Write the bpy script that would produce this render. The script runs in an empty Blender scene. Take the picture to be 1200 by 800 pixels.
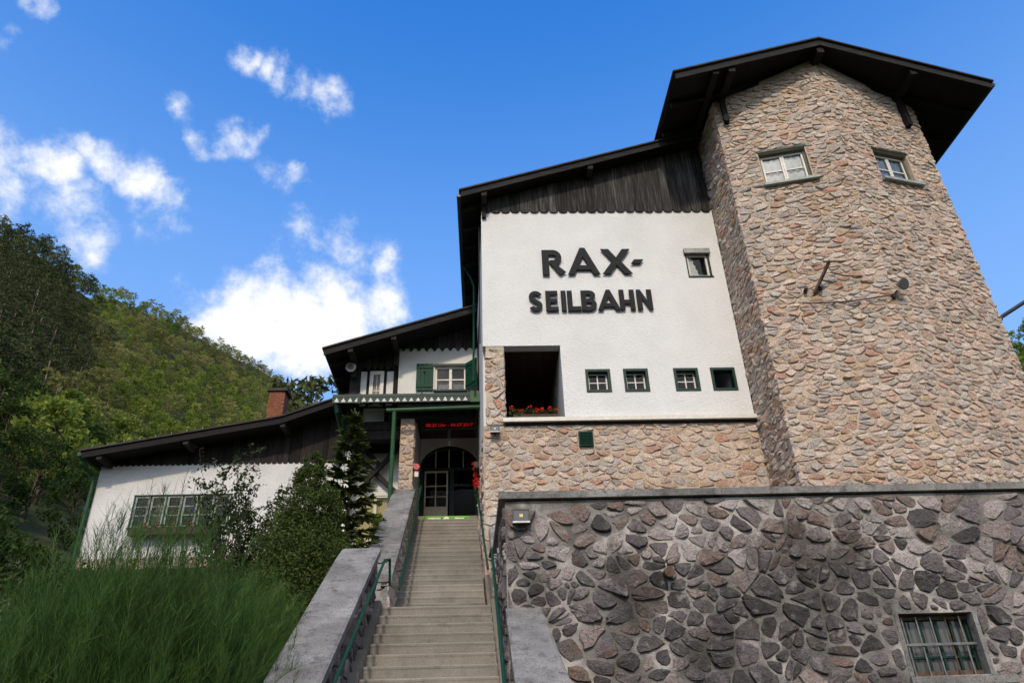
import bpy, bmesh, math, random
import numpy as np
from mathutils import Matrix, Vector, noise as mnoise
rnd = random.Random(7)
rng = np.random.default_rng(7)
SC = bpy.context.scene
COL = SC.collection

# ------------------------------------------------------------------ camera
# origin = the photographer's eye; X along the facade, Y into the picture, Z up; ground at -1.6
F_PX, PITCH, ROLL, YAW, YAW_ST = 864.1, .5207, -.0349, .0472, .0795
def cam_axes(p, roll, yaw):
    f0 = Vector((math.sin(yaw), math.cos(yaw), 0)); r0 = Vector((math.cos(yaw), -math.sin(yaw), 0)); u0 = Vector((0, 0, 1))
    f = f0*math.cos(p)+u0*math.sin(p); u = u0*math.cos(p)-f0*math.sin(p)
    return r0*math.cos(roll)+u*math.sin(roll), u*math.cos(roll)-r0*math.sin(roll), f
cr, cu, cf = cam_axes(PITCH, ROLL, YAW)
cam = bpy.data.cameras.new("camera"); cam_ob = bpy.data.objects.new("camera", cam); COL.objects.link(cam_ob)
cam.sensor_width = 36; cam.lens = F_PX/1200*36; cam.clip_start = .05; cam.clip_end = 9000
cam_ob.matrix_world = Matrix(((cr.x, cu.x, -cf.x, 0), (cr.y, cu.y, -cf.y, 0), (cr.z, cu.z, -cf.z, 0), (0, 0, 0, 1)))
SC.camera = cam_ob
def pix(P):
    P = Vector(P); z = P.dot(cf)
    if z <= 0: return None
    return 600+F_PX*P.dot(cr)/z, 400-F_PX*P.dot(cu)/z
def px_dir(x, y):
    return (cr*((x-600)/F_PX)+cu*(-(y-400)/F_PX)+cf).normalized()

# ------------------------------------------------------------------ light
SUN_EL, SUN_AZ_LEFT = math.radians(38), math.radians(7)     # behind the camera, a little to its left
to_sun = Vector((-math.sin(SUN_AZ_LEFT)*math.cos(SUN_EL), -math.cos(SUN_AZ_LEFT)*math.cos(SUN_EL), math.sin(SUN_EL)))
sl = bpy.data.lights.new("sun", 'SUN'); sl.energy = 2.15; sl.angle = math.radians(3.5); sl.color = (1, .84, .62)
so = bpy.data.objects.new("sun", sl); COL.objects.link(so); so.rotation_euler = to_sun.to_track_quat('Z', 'Y').to_euler()
W = bpy.data.worlds.new("World"); SC.world = W; W.use_nodes = True
WN, WL = W.node_tree.nodes, W.node_tree.links
WN.clear()
def wn(t, **k):
    n = WN.new(t)
    for a, v in k.items(): setattr(n, a, v)
    return n
sky = wn('ShaderNodeTexSky', sky_type='NISHITA', sun_disc=False, sun_elevation=SUN_EL, altitude=700, air_density=1.0, dust_density=3.5, ozone_density=3.5)
sky.sun_rotation = math.atan2(to_sun.x, to_sun.y)
tc = wn('ShaderNodeTexCoord')
CLOUDS = [  # (pixel x, pixel y, radius in pixels, weight) of the puffs the photograph shows
 (252,28,20,.75),(268,45,24,.85),(290,56,22,.9),(312,70,28,.85),(335,84,32,.95),(360,98,34,1.05),(388,108,36,1.0),
 (213,140,26,.75),(224,158,22,.8),(270,158,30,.72),(295,168,26,.72),(318,205,26,.65),(342,218,36,.85),
 (14,172,44,.95),(45,205,52,1.05),(80,240,54,1.05),(105,270,50,.9),(100,300,34,.7),(78,165,30,.8),(118,192,48,1.0),(155,215,52,1.1),(186,240,42,.95),(20,235,60,.9),
 (272,378,60,1.1),(318,350,64,1.25),(350,395,90,1.4),(300,410,80,1.3),(400,370,66,1.2),(440,352,44,.95),(360,276,36,.8),(400,288,48,.95),(436,298,36,.8),(380,320,50,.95),
 (40,2,24,.6),(8,42,18,.5),(40,50,20,.45)]
base = wn('ShaderNodeVectorMath', operation='NORMALIZE'); WL.new(tc.outputs['Generated'], base.inputs[0])
nz = wn('ShaderNodeTexNoise'); nz.inputs['Scale'].default_value = 15; nz.inputs['Detail'].default_value = 12; nz.inputs['Roughness'].default_value = .66
WL.new(base.outputs[0], nz.inputs['Vector'])
wz = wn('ShaderNodeTexNoise'); wz.inputs['Scale'].default_value = 9; wz.inputs['Detail'].default_value = 4
WL.new(base.outputs[0], wz.inputs['Vector'])
wsub = wn('ShaderNodeVectorMath', operation='SUBTRACT'); WL.new(wz.outputs['Color'], wsub.inputs[0]); wsub.inputs[1].default_value = (.5, .5, .5)
wsc = wn('ShaderNodeVectorMath', operation='SCALE'); WL.new(wsub.outputs[0], wsc.inputs[0]); wsc.inputs['Scale'].default_value = .12
wadd = wn('ShaderNodeVectorMath', operation='ADD'); WL.new(base.outputs[0], wadd.inputs[0]); WL.new(wsc.outputs[0], wadd.inputs[1])
acc = None
for (x, y, r, w) in CLOUDS:
    d = px_dir(x, y); rad = (px_dir(x+r, y)-d).length*1.42
    dist = wn('ShaderNodeVectorMath', operation='DISTANCE'); WL.new(wadd.outputs[0], dist.inputs[0]); dist.inputs[1].default_value = d
    mr = wn('ShaderNodeMapRange', interpolation_type='SMOOTHSTEP'); WL.new(dist.outputs['Value'], mr.inputs['Value'])
    mr.inputs['From Min'].default_value = 0; mr.inputs['From Max'].default_value = rad; mr.inputs['To Min'].default_value = w; mr.inputs['To Max'].default_value = 0
    if acc is None: acc = mr.outputs[0]
    else:
        mx = wn('ShaderNodeMath', operation='MAXIMUM'); WL.new(acc, mx.inputs[0]); WL.new(mr.outputs[0], mx.inputs[1]); acc = mx.outputs[0]
# beyond the frame, heavier unseen cloud is added to whiten the fill light
gz = wn('ShaderNodeTexNoise'); gz.inputs['Scale'].default_value = 3.1; gz.inputs['Detail'].default_value = 3; WL.new(base.outputs[0], gz.inputs['Vector'])
gm = wn('ShaderNodeMapRange', interpolation_type='SMOOTHSTEP'); WL.new(gz.outputs['Fac'], gm.inputs['Value']); gm.inputs['From Min'].default_value = .40; gm.inputs['From Max'].default_value = .56; gm.inputs['To Max'].default_value = 1.3
fr = wn('ShaderNodeVectorMath', operation='DISTANCE'); WL.new(base.outputs[0], fr.inputs[0]); fr.inputs[1].default_value = px_dir(600, 330)
fm = wn('ShaderNodeMapRange', interpolation_type='SMOOTHSTEP'); WL.new(fr.outputs['Value'], fm.inputs['Value']); fm.inputs['From Min'].default_value = .78; fm.inputs['From Max'].default_value = 1.0
gg = wn('ShaderNodeMath', operation='MULTIPLY'); WL.new(gm.outputs[0], gg.inputs[0]); WL.new(fm.outputs[0], gg.inputs[1])
mx = wn('ShaderNodeMath', operation='MAXIMUM'); WL.new(acc, mx.inputs[0]); WL.new(gg.outputs[0], mx.inputs[1]); acc = mx.outputs[0]
nm = wn('ShaderNodeMath', operation='MULTIPLY_ADD'); WL.new(nz.outputs['Fac'], nm.inputs[0]); nm.inputs[1].default_value = 3.0; nm.inputs[2].default_value = -1.48
sm = wn('ShaderNodeMath', operation='ADD'); WL.new(acc, sm.inputs[0]); WL.new(nm.outputs[0], sm.inputs[1])
cm = wn('ShaderNodeMapRange', interpolation_type='SMOOTHSTEP'); WL.new(sm.outputs[0], cm.inputs['Value']); cm.inputs['From Min'].default_value = .14; cm.inputs['From Max'].default_value = 1.35; cm.inputs['To Max'].default_value = .97
gate = wn('ShaderNodeMapRange', interpolation_type='SMOOTHSTEP'); WL.new(acc, gate.inputs['Value']); gate.inputs['From Min'].default_value = .0; gate.inputs['From Max'].default_value = .3
cmul = wn('ShaderNodeMath', operation='MULTIPLY'); WL.new(cm.outputs[0], cmul.inputs[0]); WL.new(gate.outputs[0], cmul.inputs[1])
ccol = wn('ShaderNodeMix', data_type='RGBA'); WL.new(cm.outputs[0], ccol.inputs[0]); ccol.inputs[6].default_value = (4.6, 5.1, 5.9, 1); ccol.inputs[7].default_value = (6.6, 6.6, 6.7, 1)
hsv = wn('ShaderNodeHueSaturation'); hsv.inputs['Saturation'].default_value = 1.36; hsv.inputs['Hue'].default_value = .506; hsv.inputs['Value'].default_value = 2.25; WL.new(sky.outputs[0], hsv.inputs['Color'])
smix = wn('ShaderNodeMix', data_type='RGBA'); WL.new(cmul.outputs[0], smix.inputs[0]); sz = wn('ShaderNodeSeparateXYZ'); WL.new(base.outputs[0], sz.inputs[0])
hz = wn('ShaderNodeMapRange', interpolation_type='SMOOTHSTEP'); WL.new(sz.outputs['Z'], hz.inputs['Value']); hz.inputs['From Min'].default_value = .86; hz.inputs['From Max'].default_value = .36; hz.inputs['To Max'].default_value = .62
hmix = wn('ShaderNodeMix', data_type='RGBA'); WL.new(hz.outputs[0], hmix.inputs[0]); WL.new(hsv.outputs[0], hmix.inputs[6]); hmix.inputs[7].default_value = (2.1, 3.3, 5.3, 1)   # pale air towards the horizon, all round
WL.new(hmix.outputs[2], smix.inputs[6]); WL.new(ccol.outputs[2], smix.inputs[7])
bg = wn('ShaderNodeBackground'); bg.inputs['Strength'].default_value = .15; WL.new(smix.outputs[2], bg.inputs['Color'])
wo = wn('ShaderNodeOutputWorld'); WL.new(bg.outputs[0], wo.inputs['Surface'])
SC.view_settings.view_transform = 'Standard'; SC.view_settings.look = 'None'; SC.view_settings.exposure = .16; SC.view_settings.gamma = 1
SC.cycles.max_bounces = 6; SC.cycles.diffuse_bounces = 3; SC.cycles.glossy_bounces = 2; SC.cycles.transparent_max_bounces = 8; SC.cycles.caustics_reflective = False; SC.cycles.caustics_refractive = False
SC.cycles.use_denoising = True

# ------------------------------------------------------------------ materials
MATS = {}
class MT:
    """small node helper"""
    def __init__(s, name, rough=.8, spec=.3, metal=0):
        s.m = bpy.data.materials.new(name); s.m.use_nodes = True; s.N = s.m.node_tree.nodes; s.L = s.m.node_tree.links
        s.b = s.N['Principled BSDF']; s.b.inputs['Roughness'].default_value = rough; s.b.inputs['Specular IOR Level'].default_value = spec; s.b.inputs['Metallic'].default_value = metal
        s.tc = s.N.new('ShaderNodeTexCoord'); MATS[name] = s.m
    def noise(s, scale, detail=4, rough=.55, vec=None, stretch=None, dist=0):
        n = s.N.new('ShaderNodeTexNoise'); n.inputs['Scale'].default_value = scale; n.inputs['Detail'].default_value = detail; n.inputs['Roughness'].default_value = rough; n.inputs['Distortion'].default_value = dist
        v = vec or s.tc.outputs['Object']
        if stretch:
            mp = s.N.new('ShaderNodeMapping'); mp.inputs['Scale'].default_value = stretch; s.L.new(v, mp.inputs['Vector']); v = mp.outputs[0]
        s.L.new(v, n.inputs['Vector']); return n.outputs['Fac']
    def vor(s, scale, feature='F1'):
        n = s.N.new('ShaderNodeTexVoronoi'); n.inputs['Scale'].default_value = scale; n.feature = feature; s.L.new(s.tc.outputs['Object'], n.inputs['Vector']); return n.outputs['Distance']
    def ramp(s, fac, stops, interp='LINEAR'):
        r = s.N.new('ShaderNodeValToRGB'); r.color_ramp.interpolation = interp; e = r.color_ramp.elements
        while len(e) < len(stops): e.new(.5)
        for i, (p, c) in enumerate(stops):
            e[i].position = p; e[i].color = (*c, 1) if len(c) == 3 else c
        s.L.new(fac, r.inputs['Fac']); return r.outputs['Color']
    def mix(s, fac, a, b, mode='MIX'):
        n = s.N.new('ShaderNodeMix'); n.data_type = 'RGBA'; n.blend_type = mode
        for sock, v in ((n.inputs[0], fac), (n.inputs[6], a), (n.inputs[7], b)):
            if isinstance(v, (int, float)): sock.default_value = v
            elif isinstance(v, tuple): sock.default_value = (*v, 1)
            else: s.L.new(v, sock)
        return n.outputs[2]
    def math(s, op, a, b=0, clamp=False):
        n = s.N.new('ShaderNodeMath'); n.operation = op; n.use_clamp = clamp
        for sock, v in ((n.inputs[0], a), (n.inputs[1], b)):
            if isinstance(v, (int, float)): sock.default_value = v
            else: s.L.new(v, sock)
        return n.outputs[0]
    def rng(s, v, a, b, c=0, d=1):
        n = s.N.new('ShaderNodeMapRange'); s.L.new(v, n.inputs[0])
        for i, x in enumerate((a, b, c, d)): n.inputs[i+1].default_value = x
        return n.outputs[0]
    def attr(s, name='tone'):
        n = s.N.new('ShaderNodeAttribute'); n.attribute_name = name; return n.outputs['Fac']
    def orand(s):
        return s.N.new('ShaderNodeObjectInfo').outputs['Random']
    def col(s, c):
        if isinstance(c, tuple): s.b.inputs['Base Color'].default_value = (*c, 1)
        else: s.L.new(c, s.b.inputs['Base Color'])
        return s
    def bump(s, h, strength=.5, dist=.02):
        n = s.N.new('ShaderNodeBump'); n.inputs['Strength'].default_value = strength; n.inputs['Distance'].default_value = dist; s.L.new(h, n.inputs['Height']); s.L.new(n.outputs[0], s.b.inputs['Normal']); return s
def simple(name, c, rough=.6, spec=.3, metal=0, var=.25, scale=6, bump=0):
    m = MT(name, rough, spec, metal); n = m.noise(scale, 5, .6)
    m.col(m.ramp(n, [(.3, tuple(x*(1-var) for x in c)), (.7, tuple(min(1, x*(1+var)) for x in c))]))
    if bump: m.bump(m.noise(scale*8, 3), bump, .01)
    return m.m

m = MT('roughcast_white', .9, .15)
grime = m.noise(.9, 5, .6); drips = m.noise(2.2, 4, .6, stretch=(2.2, 1, .16))
c = m.ramp(grime, [(.3, (.60, .61, .61)), (.62, (.665, .675, .675))]); c = m.mix(m.rng(drips, .6, .8, 0, .22), c, (.55, .53, .49)); m.col(c)
m.bump(m.math('ADD', m.noise(24, 2, .5), m.math('MULTIPLY', m.noise(55, 2), .5)), .55, .025)
m = MT('plaster_white', .9, .15); m.col(m.ramp(m.noise(1.5, 5), [(.3, (.60, .595, .585)), (.65, (.68, .675, .66))])).bump(m.noise(40, 3), .3, .01)
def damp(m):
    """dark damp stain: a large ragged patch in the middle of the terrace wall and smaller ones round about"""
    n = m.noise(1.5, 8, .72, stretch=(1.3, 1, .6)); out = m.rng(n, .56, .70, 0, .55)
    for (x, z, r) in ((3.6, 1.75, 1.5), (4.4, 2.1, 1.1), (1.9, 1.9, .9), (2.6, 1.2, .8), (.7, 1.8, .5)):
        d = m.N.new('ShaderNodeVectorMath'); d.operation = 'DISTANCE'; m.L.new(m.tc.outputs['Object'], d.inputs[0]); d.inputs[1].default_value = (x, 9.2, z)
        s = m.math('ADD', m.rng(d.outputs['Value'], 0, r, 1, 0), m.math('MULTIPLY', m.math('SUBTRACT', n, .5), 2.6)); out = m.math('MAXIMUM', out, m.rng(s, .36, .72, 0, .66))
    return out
def stone_mat(name, stops, mort_stain, dark=False):
    m = MT(name, .85, .25); t = m.attr(); c = m.ramp(t, stops)
    vein = m.noise(7, 6, .65, dist=.6); c = m.mix(m.rng(vein, .38, .74, 0, .32 if dark else .55), c, (.50, .43, .37) if not dark else (.20, .17, .165)); pit = m.noise(17, 5, .7); c = m.mix(m.rng(pit, .30, .45, .75, 0), c, (.16, .115, .085) if not dark else (.045, .038, .035))
    fine = m.noise(42, 5, .7); c = m.mix(1.0, c, m.ramp(fine, [(.25, (.42,)*3), (.5, (1.0,)*3), (.75, (1.5,)*3)]), 'MULTIPLY')
    rust = m.noise(3.3, 3, .5); c = m.mix(m.rng(rust, .62, .78, 0, .5), c, (.30, .15, .075) if not dark else (.16, .085, .05))
    if dark:
        c = m.mix(damp(m), c, (.034, .031, .028))
        lich = m.noise(5.5, 4, .6); c = m.mix(m.rng(lich, .58, .70, 0, .6), c, (.33, .31, .30))
    else:
        st = m.noise(.8, 4, .6); c = m.mix(m.rng(st, .58, .8, 0, .35), c, (.13, .11, .095))
    m.col(c); m.bump(m.math('ADD', m.noise(11, 6, .7), m.math('MULTIPLY', m.noise(60, 3), .3)), 1.0, .06)
stone_mat('rubble_warm', [(0, (.56, .49, .43)), (.12, (.40, .365, .34)), (.24, (.64, .56, .48)), (.36, (.62, .45, .36)), (.48, (.33, .29, .265)), (.58, (.60, .39, .29)), (.68, (.66, .53, .42)), (.78, (.50, .45, .42)), (.87, (.58, .42, .27)), (.94, (.40, .26, .18)), (1, (.50, .25, .17))], 0)
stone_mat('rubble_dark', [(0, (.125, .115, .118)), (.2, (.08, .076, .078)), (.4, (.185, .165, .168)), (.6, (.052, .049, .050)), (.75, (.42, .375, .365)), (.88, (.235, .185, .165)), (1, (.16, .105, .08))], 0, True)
m = MT('mortar_warm', .95, .1); c = m.ramp(m.noise(2.2, 5), [(.3, (.40, .32, .245)), (.7, (.54, .45, .355))]); c = m.mix(m.rng(m.noise(.8, 4, .6), .58, .8, 0, .45), c, (.15, .125, .10)); m.col(c).bump(m.noise(26, 5, .7), .9, .03)
m = MT('mortar_dark', .95, .1); c = m.ramp(m.noise(1.6, 5), [(.38, (.135, .127, .12)), (.52, (.25, .238, .225)), (.62, (.48, .455, .43))]); c = m.mix(damp(m), c, (.045, .041, .035)); m.col(c).bump(m.noise(22, 5, .7), .9, .035)
m = MT('concrete_slab', .85, .2); c = m.ramp(m.noise(1.7, 6, .65), [(.28, (.11, .108, .104)), (.5, (.20, .198, .192)), (.72, (.31, .305, .295))]); c = m.mix(1., c, m.ramp(m.noise(90, 2, .7), [(.3, (.6,)*3), (.7, (1.3,)*3)]), 'MULTIPLY'); c = m.mix(m.rng(m.noise(4.5, 6, .75), .52, .66, 0, .75), c, (.055, .055, .052)); c = m.mix(m.rng(m.noise(28, 4, .7), .57, .66, 0, .7), c, (.05, .05, .047)); c = m.mix(m.rng(m.noise(9, 3, .6), .7, .76, 0, .6), c, (.34, .34, .33)); m.col(c).bump(m.noise(45, 4, .7), .55, .012)
m = MT('concrete_step', .85, .2); c = m.ramp(m.noise(1.3, 5, .6), [(.3, (.19, .175, .152)), (.7, (.275, .258, .228))]); c = m.mix(1., c, m.ramp(m.noise(150, 2, .8), [(.3, (.5,)*3), (.7, (1.4,)*3)]), 'MULTIPLY'); c = m.mix(m.rng(m.noise(2.8, 4, .65, stretch=(1, 1, .5)), .55, .75, 0, .5), c, (.10, .085, .07)); c = m.mix(m.rng(m.noise(6, 6, .75, stretch=(.7, 1, 1)), .56, .68, 0, .45), c, (.085, .08, .068)); c = m.mix(1., c, m.ramp(m.orand(), [(0, (.86, .86, .87)), (1, (1.1, 1.09, 1.07))]), 'MULTIPLY'); m.col(c).bump(m.noise(120, 2, .7), .5, .008)
m = MT('wood_black', .75, .25); m.col(m.ramp(m.noise(6, 5, .65, stretch=(1, .15, 1)), [(.3, (.003, .0027, .0026)), (.7, (.008, .007, .0065))])).bump(m.noise(30, 3, stretch=(1, .1, 1)), .4, .01)
m = MT('wood_fascia', .8, .2); m.col(m.ramp(m.noise(4, 6, .7, stretch=(.3, 1, 3)), [(.3, (.008, .008, .0085)), (.55, (.018, .018, .0185)), (.75, (.042, .042, .043))])).bump(m.noise(20, 3, stretch=(.2, 1, 3)), .4, .01)
m = MT('wood_plank_weathered', .85, .15); t = m.attr(); g = m.noise(9, 6, .7, stretch=(2.4, 2.4, .14)); c = m.ramp(g, [(.3, (.013, .012, .0115)), (.5, (.032, .030, .029)), (.72, (.11, .107, .103))]); c = m.mix(1., c, m.ramp(t, [(0, (.55,)*3), (1, (1.5,)*3)]), 'MULTIPLY'); m.col(c).bump(g, .5, .01)
m = MT('wood_plank_brown', .85, .15); t = m.attr(); g = m.noise(9, 6, .7, stretch=(2.4, 2.4, .14)); c = m.ramp(g, [(.3, (.010, .0085, .008)), (.75, (.036, .031, .029))]); c = m.mix(1., c, m.ramp(t, [(0, (.6,)*3), (1, (1.45,)*3)]), 'MULTIPLY'); m.col(c).bump(g, .5, .01)
m = MT('beam_grey', .85, .15); m.col(m.ramp(m.noise(7, 6, .7, stretch=(1, 1, .2)), [(.3, (.014, .013, .0125)), (.7, (.045, .041, .039))])).bump(m.noise(20, 3, stretch=(1, 1, .2)), .4, .01)
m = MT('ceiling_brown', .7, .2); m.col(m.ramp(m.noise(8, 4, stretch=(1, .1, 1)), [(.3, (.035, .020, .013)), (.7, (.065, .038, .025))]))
m = MT('paint_green', .6, .2); m.col(m.ramp(m.noise(8, 5, .7), [(.3, (.002, .034, .020)), (.7, (.005, .056, .033))])).bump(m.noise(25, 3), .15, .01)
simple('paint_green_dark', (.007, .030, .022), .5, .25, 0, .3, 12)
simple('gutter_green', (.012, .062, .020), .5, .3, 0, .3, 5)
simple('paint_white', (.62, .60, .55), .5, .35, 0, .12, 10)
simple('paint_cream', (.55, .50, .40), .5, .35, 0, .15, 10)
simple('metal_black', (.018, .018, .020), .45, .5, .2, .3, 20)
simple('letter_metal', (.011, .012, .015), .7, .2, 0, .15, 9)
simple('metal_grey', (.20, .20, .20), .45, .5, .6, .3, 15)
simple('rust_iron', (.11, .075, .055), .8, .2, .2, .5, 18)
simple('pale_metal', (.50, .52, .50), .5, .4, 0, .25, 12)
simple('casement_grey', (.24, .27, .25), .5, .3, 0, .3, 12)
simple('frame_olive', (.10, .105, .08), .6, .25, 0, .2, 12)
simple('sill_metal', (.26, .29, .27), .5, .3, 0, .25, 12)
simple('paint_red', (.42, .03, .03), .4, .4, 0, .2, 8)
simple('roof_tile_dark', (.045, .04, .038), .8, .2, 0, .4, 5)
simple('brick_red', (.21, .085, .05), .9, .15, 0, .3, 7, .4)
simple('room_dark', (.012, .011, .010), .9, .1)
simple('curtain_white', (.74, .76, .80), .9, .1, 0, .12, 5)
simple('curtain_yellow', (.62, .50, .20), .9, .1, 0, .15, 5)
simple('curtain_grey', (.22, .20, .20), .9, .1, 0, .2, 4)
simple('black_plastic', (.012, .012, .013), .5, .4)
simple('planter_wood', (.055, .042, .032), .8, .2, 0, .3, 10)
simple('sign_green', (.13, .38, .03), .6, .3, 0, .06, 6)
simple('print_white', (.80, .80, .78), .7, .2, 0, .05, 6)
simple('bark', (.085, .065, .05), .95, .1, 0, .5, 14, .6)
simple('bark_pale', (.24, .19, .155), .95, .1, 0, .45, 10, .5)
simple('stem_green', (.045, .085, .02), .7, .2, 0, .4, 10)
g = MT('lamp_glass', .08, .6); g.col((.09, .095, .10))
g = bpy.data.materials.new('window_glass'); g.use_nodes = True; N, L = g.node_tree.nodes, g.node_tree.links; N.clear()
o = N.new('ShaderNodeOutputMaterial'); mx = N.new('ShaderNodeMixShader'); tr = N.new('ShaderNodeBsdfTransparent'); gl = N.new('ShaderNodeBsdfGlossy'); fr = N.new('ShaderNodeFresnel'); fr.inputs[0].default_value = 1.55
gl.inputs['Roughness'].default_value = .02; tr.inputs['Color'].default_value = (.86, .90, .88, 1)
L.new(fr.outputs[0], mx.inputs[0]); L.new(tr.outputs[0], mx.inputs[1]); L.new(gl.outputs[0], mx.inputs[2]); L.new(mx.outputs[0], o.inputs['Surface']); MATS['window_glass'] = g
g2 = g.copy(); g2.name = 'door_glass'; [setattr(n.inputs[0], 'default_value', 1.12) for n in g2.node_tree.nodes if n.type == 'FRESNEL']; MATS['door_glass'] = g2
g = bpy.data.materials.new('led_red'); g.use_nodes = True; b = g.node_tree.nodes['Principled BSDF']; b.inputs['Base Color'].default_value = (.3, .01, .01, 1); b.inputs['Emission Color'].default_value = (1, .03, .03, 1); b.inputs['Emission Strength'].default_value = .28; MATS['led_red'] = g
def leaf_mat(name, dark, mid, light, trans=.3, objvar=.25):
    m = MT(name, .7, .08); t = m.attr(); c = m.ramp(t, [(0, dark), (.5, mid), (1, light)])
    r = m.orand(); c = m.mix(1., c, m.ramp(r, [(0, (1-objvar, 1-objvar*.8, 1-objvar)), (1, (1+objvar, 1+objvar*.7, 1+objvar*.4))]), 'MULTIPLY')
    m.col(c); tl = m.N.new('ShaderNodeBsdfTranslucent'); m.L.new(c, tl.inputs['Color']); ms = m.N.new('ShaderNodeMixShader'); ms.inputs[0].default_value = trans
    m.L.new(m.b.outputs[0], ms.inputs[1]); m.L.new(tl.outputs[0], ms.inputs[2]); m.L.new(ms.outputs[0], m.N['Material Output'].inputs['Surface'])
leaf_mat('needles_pine', (.09, .105, .035), (.20, .21, .07), (.36, .35, .13), .45)
leaf_mat('needles_dark', (.026, .038, .016), (.055, .072, .028), (.10, .12, .05), .2)
leaf_mat('leaves_beech', (.07, .115, .022), (.16, .22, .038), (.30, .35, .08), .5)
leaf_mat('leaves_gold', (.09, .085, .03), (.15, .13, .05), (.22, .18, .08), .3)
leaf_mat('leaves_deep', (.018, .034, .010), (.038, .068, .016), (.075, .115, .028), .35)
leaf_mat('leaves_shrub', (.020, .034, .014), (.042, .066, .024), (.09, .12, .05), .3)
leaf_mat('broom_green', (.030, .078, .022), (.075, .150, .038), (.16, .25, .08), .4)
leaf_mat('needles_spruce', (.036, .058, .018), (.08, .115, .032), (.15, .19, .06), .25)
leaf_mat('petal_red', (.45, .015, .02), (.62, .03, .03), (.75, .08, .06), .3, .1)
leaf_mat('leaves_pale', (.10, .13, .05), (.2, .23, .10), (.40, .42, .25), .3)
m = MT('forest_ground', .95, .1); c = m.ramp(m.noise(.35, 6, .65), [(.3, (.026, .033, .012)), (.55, (.042, .052, .018)), (.75, (.085, .08, .045))]); c = m.mix(m.rng(m.noise(.03, 5, .7), .58, .66, 0, .5), c, (.21, .185, .15)); m.col(c).bump(m.noise(1.5, 5), .5, .2)  # ground darkened so the gaps between hillside trees look like shadow

m = MT('wash_white_shaded', .9, .15); m.col(m.ramp(m.noise(1.2, 5, .6), [(.3, (.55, .555, .56)), (.65, (.64, .645, .65))])); m.bump(m.math('ADD', m.noise(22, 2, .5), m.math('MULTIPLY', m.noise(50, 2), .5)), .7, .03)  # low house white, greyed so the base colour itself carries its shade
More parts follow.
